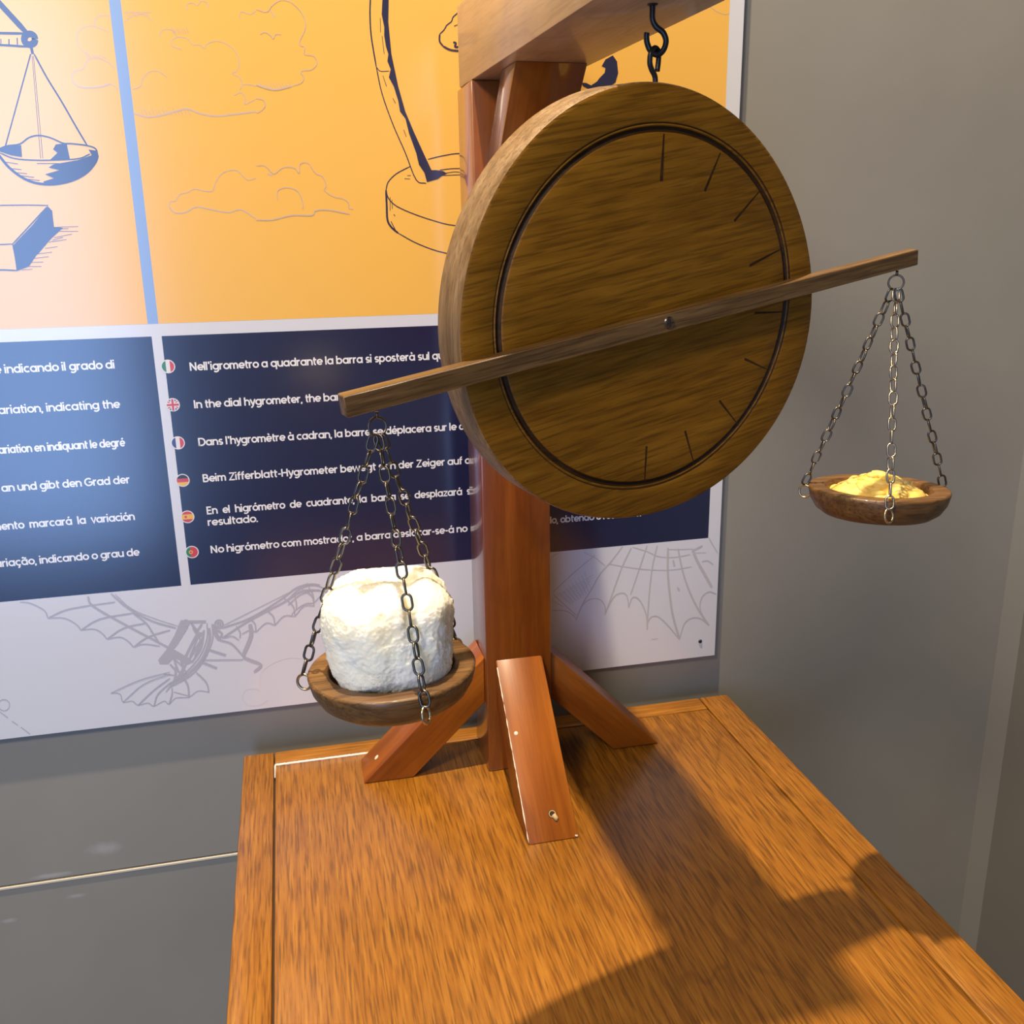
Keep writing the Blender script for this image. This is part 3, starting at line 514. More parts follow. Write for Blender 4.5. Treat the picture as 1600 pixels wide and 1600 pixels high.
  ('L', 0.00195, [(0.1081,0.1969),(0.1076,0.2089),(0.103,0.2197)]),
  ('L', 0.00156, [(0.1081,0.1969),(0.0958,0.1967),(0.0815,0.1878),(0.0769,0.1808)]),
  ('L', 0.00195, [(0.0843,0.189),(0.0851,0.1993),(0.0834,0.2114)]),
 ],
 'pale_cloud_drawing': [
  ('L', 0.00108, [(0.0279,0.082),(0.0325,0.1052),(0.052,0.1175),(0.0707,0.1212),(0.089,0.1175)]),
  ('L', 0.00108, [(0.0032,0.0703),(0.0094,0.0814),(0.0225,0.0812),(0.0274,0.0761)]),
  ('L', 0.00108, [(0.0032,0.0703),(0.01,0.0589),(0.0257,0.0568),(0.0368,0.0629)]),
 ],
 'wing_drawing': [
  ('L', 0.00143, [(0.5019,0.2282),(0.4701,0.2043),(0.4404,0.179)]),
  ('L', 0.00171, [(0.5008,0.2251),(0.517,0.2106)]),
  ('L', 0.00201, [(0.5425,0.2374),(0.5256,0.2163),(0.5107,0.2003),(0.4958,0.1755),(0.483,0.1548),(0.4734,0.1314)]),
  ('L', 0.0023, [(0.5555,0.2341),(0.543,0.2081),(0.5336,0.1827),(0.5242,0.1549),(0.5174,0.1355)]),
  ('L', 0.00202, [(0.5794,0.2352),(0.5713,0.2098),(0.563,0.1842),(0.5558,0.1627)]),
  ('L', 0.00231, [(0.5948,0.2338),(0.588,0.1994),(0.5841,0.1508),(0.5825,0.1045)]),
  ('L', 0.00348, [(0.6114,0.229),(0.6126,0.1881),(0.6185,0.1427),(0.6238,0.1171),(0.634,0.0837)]),
  ('L', 0.00262, [(0.6269,0.2265),(0.6361,0.1881),(0.6485,0.1554),(0.6633,0.1265),(0.6804,0.1011)]),
  ('L', 0.0041, [(0.6506,0.2199),(0.6579,0.2037),(0.6701,0.1825),(0.6824,0.161)]),
  ('L', 0.00174, [(0.4734,0.1314),(0.483,0.1526),(0.4916,0.1605),(0.5024,0.1621),(0.5122,0.1573),(0.5177,0.1467),(0.5174,0.1355)]),
  ('L', 0.00175, [(0.5178,0.1377),(0.5306,0.162),(0.5437,0.1666),(0.5508,0.1599),(0.5533,0.1429)]),
  ('L', 0.00176, [(0.5533,0.1429),(0.5581,0.1569),(0.5658,0.1568),(0.5738,0.1463),(0.5809,0.1275),(0.5825,0.1045)]),
  ('L', 0.00177, [(0.5834,0.117),(0.5888,0.1244),(0.6,0.1231),(0.6163,0.1065),(0.634,0.0837)]),
  ('L', 0.0018, [(0.634,0.0837),(0.6412,0.1083),(0.6546,0.116),(0.6684,0.1122),(0.6804,0.1011)]),
  ('L', 0.0018, [(0.6804,0.1011),(0.6656,0.1263),(0.667,0.1467),(0.6781,0.1546),(0.6897,0.15)]),
  ('L', 0.00115, [(0.5213,0.2134),(0.5452,0.2068),(0.5781,0.1992),(0.6046,0.1956),(0.6247,0.1947),(0.6492,0.1968)]),
  ('L', 0.00115, [(0.5577,0.235),(0.5796,0.2265),(0.5974,0.2172),(0.6218,0.2138),(0.6462,0.2159)]),
  ('L', 0.00116, [(0.6103,0.2269),(0.6325,0.2249),(0.6504,0.2239)]),
  ('L', 0.00113, [(0.4385,0.232),(0.4511,0.2372)]),
  ('L', 0.00143, [(0.4403,0.1747),(0.4552,0.1589),(0.4744,0.1391)]),
  ('L', 0.00144, [(0.4381,0.1508),(0.4594,0.1474),(0.4734,0.1359)]),
  ('L', 0.00146, [(0.6744,0.2387),(0.6817,0.2259),(0.6891,0.2142)]),
  ('L', 0.00292, [(0.6483,0.2201),(0.6538,0.2229),(0.6648,0.2274)]),
  ('L', 0.00117, [(0.6529,0.2175),(0.6709,0.2163)]),
  ('L', 0.00147, [(0.6647,0.2031),(0.6737,0.2034),(0.683,0.1969)]),
  ('L', 0.0035, [(0.6197,0.2096),(0.6223,0.2005)]),
  ('L', 0.00295, [(0.6278,0.1665),(0.6314,0.1617)]),
  ('L', 0.00119, [(0.5897,0.0888),(0.5998,0.0888)]),
  ('L', 0.00115, [(0.4382,0.1661),(0.4551,0.1545)]),
  ('L', 0.00114, [(0.4848,0.2341),(0.5019,0.2239)]),
  ('L', 0.00086, [(0.4488,0.176),(0.4658,0.1577)]),
  ('L', 0.00086, [(0.4535,0.1794),(0.4697,0.16)]),
  ('L', 0.00086, [(0.4582,0.1829),(0.4735,0.1622)]),
  ('L', 0.00086, [(0.4628,0.1863),(0.4774,0.1645)]),
  ('L', 0.00086, [(0.4675,0.1898),(0.4812,0.1667)]),
  ('L', 0.00086, [(0.4722,0.1932),(0.4851,0.1689)]),
  ('L', 0.00086, [(0.4769,0.1967),(0.489,0.1712)]),
  ('L', 0.00086, [(0.4816,0.2001),(0.4928,0.1734)]),
  ('L', 0.00086, [(0.4862,0.2036),(0.4967,0.1757)]),
  ('L', 0.00086, [(0.4446,0.172),(0.4999,0.1992)]),
  ('L', 0.00086, [(0.4475,0.17),(0.4974,0.1946)]),
  ('L', 0.00086, [(0.4505,0.1679),(0.4949,0.1901)]),
  ('L', 0.00086, [(0.4535,0.1659),(0.4923,0.1855)]),
  ('L', 0.00086, [(0.4564,0.1638),(0.4898,0.181)]),
  ('L', 0.00086, [(0.4594,0.1617),(0.4872,0.1764)]),
  ('L', 0.00086, [(0.4624,0.1596),(0.4847,0.1718)]),
  ('L', 0.00086, [(0.4654,0.1576),(0.4821,0.1673)]),
 ],
}
TEXTS = [
 ("Nell'igrometro a quadrante la barra si sposterà sul", (-0.0174, 0.5153), (0.2767, 0.5124)),
 ('In the dial hygrometer, the bar', (-0.018, 0.4681), (0.1601, 0.4667)),
 ("Dans l'hygromètre à cadran, la barre se déplacera sur le", (-0.0169, 0.4205), (0.3086, 0.4197)),
 ('Beim Zifferblatt-Hygrometer bewegt sich der Zeiger auf', (-0.0163, 0.3732), (0.3149, 0.3737)),
 ('En el higrómetro de cuadrante, la barra se desplazará', (-0.0155, 0.3316), (0.3135, 0.3304)),
 ('resultado.', (-0.0163, 0.3161), (0.0456, 0.3155)),
 ('No higrómetro com mostrador, a barra deslocar-se-á no', (-0.0163, 0.2789), (0.3189, 0.2787)),
 ('indicando il grado di', (-0.2245, 0.5212), (-0.1036, 0.5206)),
 ('indicating the', (-0.1857, 0.4736), (-0.1036, 0.4728)),
 ('indiquant le degré', (-0.191, 0.4258), (-0.1032, 0.4252)),
 ('gibt den Grad der', (-0.2063, 0.3786), (-0.1025, 0.3787)),
 ('marcará la variación', (-0.2247, 0.3316), (-0.1021, 0.3308)),
 ('indicando o grau de', (-0.2201, 0.2841), (-0.1024, 0.2839)),
]
FLAGS = [(-0.0424, 0.5203), (-0.042, 0.4733), (-0.0412, 0.4256), (-0.0406, 0.3776), (-0.0399, 0.3298), (-0.0394, 0.2826)]

# ------------------------------------------------------------------ the room
WX = 1.22                                    # right-hand corner of the back wall
SX = 0.40
bm = B(); box(bm, -2.6, SX, -0.010, 0.10, TZ-0.1722, 3.4); box(bm, -2.6, SX, -0.010, 0.10, 0, TZ-0.1772); box(bm, -2.6, SX, 0.0, 0.10, TZ-0.18, TZ-0.17); box(bm, SX+0.001, WX, -0.010, 0.10, 0, 3.4)
struct('wall_back', bm, wall_m)
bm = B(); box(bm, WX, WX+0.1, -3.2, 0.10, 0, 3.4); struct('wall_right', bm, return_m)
bm = B(); box(bm, -2.6, WX+0.1, -4.2, 0.10, -0.05, 0); struct('floor', bm, floor_m)
bm = B(); box(bm, -2.6, SX, -0.0115, 0.004, TZ-0.1785, TZ-0.1748, 0.0008); struct('trim_1', bm, seam_m)
bm = B(); prism(bm, [(WX-0.022, -0.010), (WX, -0.010), (WX, -0.032)], 2, 0, 3.4); struct('added_trim', bm, corner_m)  # slanted strip added in the corner to catch a paler band of light

# ------------------------------------------------------------------ information panel
PY = -0.020
PX0, PX1, PZ0, PZ1 = -0.80, 0.6922, 0.0505, 1.36
panel = thing('information_panel', 'large orange, navy and white printed wall panel behind the wooden stand', 'information panel', (0.0, PY, TZ+PZ0))
bm = B(); box(bm, PX0, PX1, PY, -0.0101, TZ+PZ0, TZ+PZ1, 0.0006, 1); obj('backing_board', bm, panel_m, panel)
def flat(name, polys, mat, layer, label=None, mats=None):
    bm = B()
    for q in polys:
        y = PY-0.00005*layer
        idx = 0
        if len(q) == 2 and isinstance(q[1], int): y -= 0.000003*(q[1] % 61); q = q[0]
        vs = [bm.verts.new((x, y, TZ+z)) for x, z in q]
        f = bm.faces.new(vs); f.material_index = idx
        f.normal_update()
        if f.normal.y > 0: f.normal_flip()
    me_o = None
    pm = WM[panel]; bm.transform(pm.inverted())
    me = bpy.data.meshes.new(name); bmesh.ops.triangulate(bm, faces=[f for f in bm.faces if len(f.verts) > 4]); bm.to_mesh(me); bm.free()
    for m in (mats or [mat]): me.materials.append(m)
    o = bpy.data.objects.new(name, me); COL.objects.link(o); o.parent = panel; WM[o] = pm.copy()
    if label: o['label'] = label
    return o
def rect(x0, x1, z0, z1): return [(x0, z0), (x1, z0), (x1, z1), (x0, z1)]
flat('picture_field', [rect(-0.72, -0.0598, 0.5716, 1.33)], orange_m, 1, 'orange printed field with the drawing of a weighing scale')
flat('picture_field', [rect(-0.0475, 0.6719, 0.5716, 1.33)], orange_m, 1, 'orange printed field with the drawing of a curved hygrometer arm')
flat('divider_strip', [rect(-0.0598, -0.0475, 0.5716, 1.33)], strip_m, 1, 'light blue upright strip between the orange fields')
flat('text_box', [rect(-0.72, -0.0572, 0.2384, 0.5568)], navy_m, 1, 'navy text box cut off by the left edge of the photo')
flat('text_box', [rect(-0.0457, 0.6733, 0.2384, 0.5568)], navy_m, 1, 'navy text box with round flags down its edge')
def ribbon(pts, w):
    pts = [Vector((x, 0, z)) for x, z in pts]
    if len(pts) > 2:
        closed = (pts[0]-pts[-1]).length < 1e-4
        pts = smooth_pts(pts, 4)
    quads = []; n = len(pts); L = []
    for i, p in enumerate(pts):
        t = (pts[min(i+1, n-1)]-pts[max(i-1, 0)]).normalized(); nn = Vector((-t.z, 0, t.x))
        k = 1.0 if 0 < i < n-1 else 0.75
        L.append((p+nn*w*0.5*k, p-nn*w*0.5*k))
    for i in range(n-1):
        q = [L[i][0], L[i+1][0], L[i+1][1], L[i][1]]
        quads.append([(v.x, v.z) for v in q])
    return quads
def drawing(name, key, mat, layer, label):
    items = []
    for kind, w, pts in DRAWINGS[key]:
        xs = [p[0] for p in pts]; zs = [p[1] for p in pts]
        items.append([(min(xs)-.007, max(xs)+.007, min(zs)-.007, max(zs)+.007), [(q, len(items)) for q in (ribbon(pts, w) if kind == 'L' else [pts])]])
    merged = True
    while merged:                                # strokes that lie together make one drawing
        merged = False
        for i in range(len(items)):
            for j in range(len(items)-1, i, -1):
                a, c = items[i][0], items[j][0]
                if a[0] < c[1] and c[0] < a[1] and a[2] < c[3] and c[2] < a[3]:
                    items[i] = [(min(a[0], c[0]), max(a[1], c[1]), min(a[2], c[2]), max(a[3], c[3])), items[i][1]+items[j][1]]; del items[j]; merged = True
    items.sort(key=lambda t: -len(t[1]))
    for k, (bb, polys) in enumerate(items): flat(name, polys, mat, layer, label if k == 0 else None)
drawing('cloud_drawing', 'cloud_drawing', cloud_m, 2, 'faint outlines of clouds on the orange fields')
drawing('scale_drawing', 'scale_drawing', inknavy_m, 3, 'navy ink drawing of a hanging scale pan over a block')
drawing('hygrometer_drawing', 'hygrometer_drawing', inknavy_m, 3, 'navy ink drawing of a curved arm on a round base')
drawing('cloud_drawing', 'pale_cloud_drawing', pale_m, 2, 'very pale cloud outline on the white margin')
drawing('flying_machine_drawing', 'flying_machine_drawing', pencil_m, 3, 'grey sketch of a winged flying machine with a fan tail')
drawing('wing_drawing', 'wing_drawing', lightpencil_m, 3, 'grey sketch of a bat-like wing at the right end of the white margin')
# --- text: a round single-line alphabet drawn with strokes (units of the capital height)
def arc(cx, cy, r, a0, a1, n=14, ry=None):
    return [(cx+r*math.cos(math.radians(a0+(a1-a0)*k/n)), cy+(ry or r)*math.sin(math.radians(a0+(a1-a0)*k/n))) for k in range(n+1)]
SW = 0.182; XH = 0.74; ASC = 1.02; o_ = lambda cx=.37: arc(cx, .37, .29, 0, 360, 24)
GL = {
 'a': (.80, [o_(), [(.66, 0), (.66, .74)]]), 'b': (.80, [o_(), [(.08, 0), (.08, ASC)]]), 'c': (.66, [arc(.37, .37, .29, 48, 312, 18)]),
 'd': (.80, [o_(), [(.66, 0), (.66, ASC)]]), 'e': (.74, [arc(.37, .37, .29, 0, 318, 22), [(.08, .36), (.70, .36)]]),
 'f': (.44, [[(.17, 0), (.17, .78)]+arc(.37, .78, .20, 180, 85, 7), [(.02, .66), (.40, .66)]]),
 'g': (.80, [o_(), [(.66, .74), (.66, 0.02)]+arc(.37, .02, .29, 0, -140, 10, .26)]),
 'h': (.72, [[(.08, 0), (.08, ASC)], arc(.34, .40, .26, 180, 0, 12)+[(.60, 0)]]), 'i': (.24, [[(.08, 0), (.08, .74)], [(.08, .87), (.08, 1.04)]]),
 'l': (.24, [[(.08, 0), (.08, ASC)]]), 'm': (1.06, [[(.08, 0), (.08, .74)], arc(.29, .45, .21, 180, 0, 10)+[(.50, 0)], arc(.71, .45, .21, 180, 0, 10)+[(.92, 0)]]),
 'n': (.72, [[(.08, 0), (.08, .74)], arc(.34, .40, .26, 180, 0, 12)+[(.60, 0)]]), 'o': (.74, [o_()]), 'p': (.80, [o_(), [(.08, -.28), (.08, .74)]]),
 'q': (.80, [o_(), [(.66, -.28), (.66, .74)]]), 'r': (.46, [[(.08, 0), (.08, .74)], arc(.33, .41, .25, 180, 75, 8)]),
 's': (.58, [arc(.29, .50, .185, 35, 250, 10, .165)+arc(.27, .205, .195, 75, -145, 10, .14)]), 't': (.46, [[(.17, .95), (.17, .22)]+arc(.33, .22, .16, 180, 275, 6), [(.02, .66), (.42, .66)]]),
 'u': (.72, [[(.08, .74), (.08, .34)]+arc(.34, .34, .26, 180, 360, 12), [(.60, .74), (.60, 0)]]), 'v': (.60, [[(.02, .76), (.29, .03), (.56, .76)]]),
 'w': (.94, [[(.02, .76), (.23, .03), (.45, .72), (.67, .03), (.88, .76)]]), 'x': (.60, [[(.03, 0), (.55, .74)], [(.55, 0), (.03, .74)]]),
 'y': (.60, [[(.02, .76), (.30, .05)], [(.57, .76), (.27, -.10), (.17, -.22), (.05, -.22)]]), 'z': (.60, [[(.05, .67), (.52, .67), (.07, .07), (.56, .07)]]),
 'N': (.88, [[(.09, 0), (.09, 1.0)], [(.09, .95), (.70, .05)], [(.70, 0), (.70, 1.0)]]), 'I': (.27, [[(.10, 0), (.10, 1.0)]]), 'D': (.90, [[(.09, .07), (.30, .07)]+arc(.36, .5, .43, -90, 90, 16)+[(.09, .93), (.09, .0)]]),
 'B': (.74, [[(.09, 0), (.09, .93), (.36, .93)]+arc(.36, .73, .20, 90, -90, 9)+[(.09, .53)], [(.09, .53), (.40, .53)]+arc(.40, .30, .23, 90, -90, 9)+[(.09, .07)]]),
 'E': (.68, [[(.60, .93), (.09, .93), (.09, .07), (.60, .07)], [(.09, .51), (.54, .51)]]), 'H': (.88, [[(.09, 0), (.09, 1.0)], [(.71, 0), (.71, 1.0)], [(.09, .51), (.71, .51)]]),
 'Z': (.76, [[(.07, .93), (.64, .93), (.08, .07), (.68, .07)]]), 'G': (1.0, [arc(.50, .5, .43, 48, 360, 22), [(.50, .49), (.93, .49)]]),
 "'": (.30, [[(.13, .72), (.13, 1.02)]]), ',': (.24, [[(.10, .10), (.04, -.17)]]), '.': (.24, [[(.08, -.01), (.08, .16)]]), '-': (.44, [[(.05, .38), (.37, .38)]]), ' ': (.30, [])}
GRAVE, ACUTE, TILDE = [(.25, 1.04), (.42, .86)], [(.48, 1.04), (.32, .86)], [(.14, .90), (.26, .98), (.38, .92), (.50, .86), (.62, .96)]
for ch, base, mark in (('à', 'a', GRAVE), ('è', 'e', GRAVE), ('é', 'e', ACUTE), ('á', 'a', ACUTE), ('ó', 'o', ACUTE), ('ã', 'a', TILDE), ('ç', 'c', [(.38, .05), (.44, -.10), (.36, -.22), (.24, -.22)])):
    GL[ch] = (GL[base][0], GL[base][1]+[mark])
CAP = 0.0101
def text_line(s, ax, bx, z):
    """text between ax and bx (metres); with only one end given the natural width is used"""
    nat = sum(GL[c][0] for c in s)-0.08
    k = (bx-ax)/nat if ax is not None else CAP*0.98
    x = ax if ax is not None else bx-nat*k
    bm = B(); y = PY-0.0002; base = TZ+z; w = SW*CAP; q = 0
    for c in s:
        adv, strokes = GL[c]
        for st in strokes:
            q += 1; y = PY-0.0002-0.00004*(q % 3)
            pts = [Vector((x+p[0]*k, 0, base+p[1]*CAP)) for p in st]; n = len(pts)
            closed = n > 6 and (pts[0]-pts[-1]).length < 1e-5
            for i in range(n-1 if not closed else n-1):
                pass
            L_ = []
            for i, p in enumerate(pts):
                if closed and i in (0, n-1): t0 = (pts[1]-pts[n-2]).normalized(); m = 1
                else:
                    u = (pts[i]-pts[max(i-1, 0)]); v = (pts[min(i+1, n-1)]-pts[i])
                    u = u.normalized() if u.length > 1e-9 else v.normalized(); v = v.normalized() if v.length > 1e-9 else u
                    t0 = (u+v).normalized() if (u+v).length > .2 else v
                    m = min(1.6, 1/max(.35, t0.dot(u)))
                nn = Vector((-t0.z, 0, t0.x))*w/2*m
                L_.append((bm.verts.new((p+nn).to_tuple()[:1]+(y,)+((p+nn).z,)), bm.verts.new(((p-nn).x, y, (p-nn).z))))
            for i in range(n-1):
                f = bm.faces.new((L_[i][0], L_[i+1][0], L_[i+1][1], L_[i][1])); f.normal_update()
                if f.normal.y > 0: f.normal_flip()
        x += adv*k
    bm.transform(WM[panel].inverted()); me = bpy.data.meshes.new('text_line'); bm.to_mesh(me); bm.free(); me.materials.append(text_m)
    o = bpy.data.objects.new('text_line', me); COL.objects.link(o); o.parent = panel; WM[o] = WM[panel].copy()
    return o
Z = (0.5138, 0.4675, 0.4200, 0.3734, 0.3310, 0.2788)
def fit(s, part, x0, x1, z):
    """'part' of the line s (its beginning) is known to end at x1"""
    nat = lambda q: sum(GL[c][0] for c in q)-0.08
    text_line(s, x0, x0+(x1-x0)*nat(s)/nat(part), z)
fit("Nell'igrometro a quadrante la barra si sposterà sul quadrante", "Nell'igrometro a quadrante la barra si sposterà sul", -0.0174, 0.2767, Z[0])
text_line('In the dial hygrometer, the bar', -0.0174, 0.1601, Z[1])
fit("Dans l'hygromètre à cadran, la barre se déplacera sur le cadran", "Dans l'hygromètre à cadran, la barre se déplacera sur le", -0.0170, 0.3086, Z[2])
fit('Beim Zifferblatt-Hygrometer bewegt sich der Zeiger auf dem', 'Beim Zifferblatt-Hygrometer bewegt sich der Zeiger auf', -0.0165, 0.3149, Z[3])
fit('En  el  higrómetro  de  cuadrante,  la  barra  se  desplazará  su', 'En  el  higrómetro  de  cuadrante,  la  barra  se  desplazará', -0.0160, 0.3135, Z[4])
text_line('resultado.', -0.0163, 0.0456, 0.3158)
text_line('No higrómetro com mostrador, a barra deslocar-se-á no', -0.0163, 0.3189, Z[5])
fit('mostrador graduado, obtendo o resultado.', 'mostrador graduad', 0.3245, 0.4375, 0.2802)
RX = -0.1032
def fit_end(s, part, x0, z):
    nat = lambda q: sum(GL[c][0] for c in q)-0.08
    text_line(s, RX-(RX-x0)*nat(s)/nat(part), RX, z)
fit_end('e indicando il grado di', 'indicando il grado di', -0.2245, 0.5208)
fit_end('variation, indicating the', 'indicating the', -0.1857, 0.4730)
fit_end('variation en indiquant le degré', 'indiquant le degré', -0.1910, 0.4254)
fit_end('zeigt an und gibt den Grad der', 'gibt den Grad der', -0.2063, 0.3786)
fit_end('instrumento  marcará  la  variación', 'marcará  la  variación', -0.2247, 0.3310)
fit_end('variação, indicando o grau de', 'indicando o grau de', -0.2201, 0.2839)
# --- flags
def disc_poly(cx, cz, r, x0=-1, x1=1, z0=-1, z1=1, n=40):
    """the part of a circle inside a window given in units of the radius"""
    pts = []
    for k in range(n):
        a = 2*math.pi*k/n; pts.append([math.cos(a), math.sin(a)])
    def clip(pts, ax, val, keep_less):
        out = []
        for i in range(len(pts)):
            a, b = pts[i], pts[(i+1) % len(pts)]
            ia = (a[ax] <= val) if keep_less else (a[ax] >= val); ib = (b[ax] <= val) if keep_less else (b[ax] >= val)
            if ia: out.append(a)
            if ia != ib:
                t = (val-a[ax])/(b[ax]-a[ax]); out.append([a[0]+t*(b[0]-a[0]), a[1]+t*(b[1]-a[1])])
        return out
    for ax, v, kl in ((0, x1, True), (0, x0, False), (1, z1, True), (1, z0, False)): pts = clip(pts, ax, v, kl)
    return [(cx+p[0]*r, cz+p[1]*r) for p in pts]
FR = 0.0083; fm = flagm; T3 = 1/3
def rot_band(cx, cz, r, ang, half):
    c, s = math.cos(ang), math.sin(ang); q = []
    for p in disc_poly(0, 0, 1, -1, 1, -half, half): q.append((cx+r*(p[0]*c-p[1]*s), cz+r*(p[0]*s+p[1]*c)))
    return q
def flag(i, label, shapes):
    cx, cz = FLAGS[i]; bm = B(); mats = [fm['white']]; pm = WM[panel]
    allp = [(disc_poly(cx, cz, FR), 'white')]+shapes(cx, cz, FR*0.86)
    for layer, (q, c) in enumerate(allp):
        if len(q) < 3: continue
        if fm[c] not in mats: mats.append(fm[c])
        f = bm.faces.new([bm.verts.new((x, PY-0.0002-0.00002*layer, TZ+z)) for x, z in q]); f.material_index = mats.index(fm[c]); f.normal_update()
        if f.normal.y > 0: f.normal_flip()
    bm.transform(pm.inverted()); me = bpy.data.meshes.new('flag_icon'); bm.to_mesh(me); bm.free()
    for m in mats: me.materials.append(m)
    o = bpy.data.objects.new('flag_icon', me); COL.objects.link(o); o.parent = panel; o['label'] = label; WM[o] = pm.copy()
flag(0, 'round green, white and red flag', lambda x, z, r: [(disc_poly(x, z, r, -1, -T3), 'green'), (disc_poly(x, z, r, T3, 1), 'red')])
flag(1, 'round blue flag with white and red crosses', lambda x, z, r: [(disc_poly(x, z, r), 'blue'), (rot_band(x, z, r, .62, .24), 'white'), (rot_band(x, z, r, -.62, .24), 'white'), (rot_band(x, z, r, .62, .09), 'red'), (rot_band(x, z, r, -.62, .09), 'red'),
     (rot_band(x, z, r, 0, .34), 'white'), (rot_band(x, z, r, math.pi/2, .34), 'white'), (rot_band(x, z, r, 0, .18), 'red'), (rot_band(x, z, r, math.pi/2, .18), 'red')])
flag(2, 'round blue, white and red flag', lambda x, z, r: [(disc_poly(x, z, r, -1, -T3), 'blue'), (disc_poly(x, z, r, T3, 1), 'red')])
flag(3, 'round black, red and gold flag', lambda x, z, r: [(disc_poly(x, z, r, -1, 1, T3, 1), 'black'), (disc_poly(x, z, r, -1, 1, -T3, T3), 'red'), (disc_poly(x, z, r, -1, 1, -1, -T3), 'gold')])
flag(4, 'round red and gold striped flag', lambda x, z, r: [(disc_poly(x, z, r, -1, 1, .45, 1), 'red'), (disc_poly(x, z, r, -1, 1, -.45, .45), 'gold'), (disc_poly(x, z, r, -1, 1, -1, -.45), 'red'), (disc_poly(x-.3*r, z, r*.22), 'red')])
flag(5, 'round green and red flag with a gold ring', lambda x, z, r: [(disc_poly(x, z, r, -1, -.2), 'green'), (disc_poly(x, z, r, -.2, 1), 'red'), (disc_poly(x-.2*r, z, r*.34), 'gold'), (disc_poly(x-.2*r, z, r*.2), 'red')])
bm = B(); lathe(bm, [(0, 0.0016), (0.0022, 0.0014), (0.0029, 0.0004), (0.0029, -0.002)], 16, Matrix.Translation((0.6674, PY, TZ+0.0765)) @ Matrix.Rotation(math.radians(90), 4, 'X'))
obj('screw', bm, iron_m, panel, label='small dark screw in the corner of the white margin')

# ------------------------------------------------------------------ table
table = thing('display_table', 'glossy orange-brown wooden table with a framed top under the wooden stand', 'table', (0.35, -0.50, 0))
TY0, TY1, TW, TH = -0.95, -0.05, 0.70, 0.032
FL, FRW, FB = 0.0405, 0.0455, 0.0355
def board(name, x0, x1, y0, y1, m, z1=TZ, th=TH, bev=0.0025, label=None):
    bm = B(); box(bm, x0, x1, y0, y1, z1-th, z1, bev); return obj(name, bm, m, table, label=label, smooth=40)
g = 0.0008
board('frame_board', 0, FL-g, TY0, TY1, table_y); board('frame_board', TW-FRW+g, TW, TY0, TY1, table_y)
board('frame_board', FL, TW-FRW, TY1-FB+g, TY1, table_x); board('frame_board', FL, TW-FRW, TY0, TY0+FB, table_x)
board('top_panel', FL+0.0012, TW-FRW-0.0012, TY0+FB+0.0015, TY1-FB-0.0010, table_y, TZ-0.0004, bev=0.0012)
bm = B(); box(bm, FL-0.002, TW-FRW+0.002, TY0+0.02, TY1-0.02, TZ-0.028, TZ-0.006); obj('groove_bed', bm, gap_m, table)
pts = [(0.042+0.1375*i/60, TY1-FB-0.0004+0.0004*noise.noise((i*0.7, 0, 0)), TZ+0.0002+0.0005*noise.noise((i*0.9, 3, 0))) for i in range(61)]
pts = [(FL+0.0006, TY1-FB-0.030, TZ-0.0010), (FL+0.0006, TY1-FB-0.012, TZ-0.0006), (FL+0.0007, TY1-FB-0.003, TZ-0.0001)]+pts
bm = B(); tube(bm, pts, 0.0017, 8, taper=[0.35, 0.45, 0.7]+[0.95+0.25*noise.noise((i*0.8, 9, 0)) for i in range(61)])
obj('sealant_bead', bm, sealant_m, table, label='rough white bead of sealant in the groove')
for x0 in (0.02, TW-0.09):
    for y0 in (TY0+0.02, TY1-0.09):
        bm = B(); box(bm, x0, x0+0.07, y0, y0+0.07, 0, TZ-TH, 0.004); obj('leg', bm, table_z, table)
for (x0, x1, y0, y1, m) in ((0.09, TW-0.09, TY0+0.03, TY0+0.055, table_x), (0.09, TW-0.09, TY1-0.055, TY1-0.03, table_x), (0.03, 0.055, TY0+0.09, TY1-0.09, table_y), (TW-0.055, TW-0.03, TY0+0.09, TY1-0.09, table_y)):
    bm = B(); box(bm, x0, x1, y0, y1, TZ-TH-0.10, TZ-TH); obj('apron', bm, m, table)

# ------------------------------------------------------------------ stand
X0, X1, Y0, Y1 = 0.3112, 0.3955, -0.1720, -0.0890
XC, YC = (X0+X1)/2, (Y0+Y1)/2
ZB = 0.8255                                   # underside of the beam above the table
stand = thing('gallows_stand', 'varnished reddish-brown wooden post with splayed feet and an overhead beam, standing on the table', 'stand', (XC, YC, TZ))
bm = B(); box(bm, X0, X1, Y0, Y1, TZ, TZ+ZB, 0.0022); obj('post', bm, stand_z, stand, smooth=40)
def foot(dirv, run, rise=0.156, length=0.064, width=0.060, face=0.0):
    """45 degree brace: from the post face outwards; dirv is the horizontal direction"""
    d = Vector((*dirv, 0)); s = Vector((-dirv[1], dirv[0], 0)); base = Vector((XC, YC, TZ))+d*face
    bm = B()
    prof = [(0, rise), (run, 0), (run-length, 0), (0, rise*(1-length/run))]
    a = [bm.verts.new(base+d*p+Vector((0, 0, q))-s*width/2) for p, q in prof]; b = [bm.verts.new(base+d*p+Vector((0, 0, q))+s*width/2) for p, q in prof]
    bm.faces.new(a); bm.faces.new(b[::-1])
    for i in range(4): bm.faces.new((a[i], b[i], b[(i+1) % 4], a[(i+1) % 4]))
    bmesh.ops.recalc_face_normals(bm, faces=bm.faces)
    bmesh.ops.bevel(bm, geom=list(bm.edges), offset=0.0018, segments=2, profile=0.5, affect='EDGES')
    X = (d*run-Vector((0, 0, rise))).normalized(); Y = s; Z_ = X.cross(Y)
    fr = Matrix((( X.x, Y.x, Z_.x, base.x), (X.y, Y.y, Z_.y, base.y), (X.z, Y.z, Z_.z, base.z+rise), (0, 0, 0, 1)))
    o = obj('foot', bm, foot_x, stand, fr, smooth=40)
    nrm = Vector((d.x*rise, d.y*rise, run)).normalized()
    return o, base, d, s, X, nrm, rise
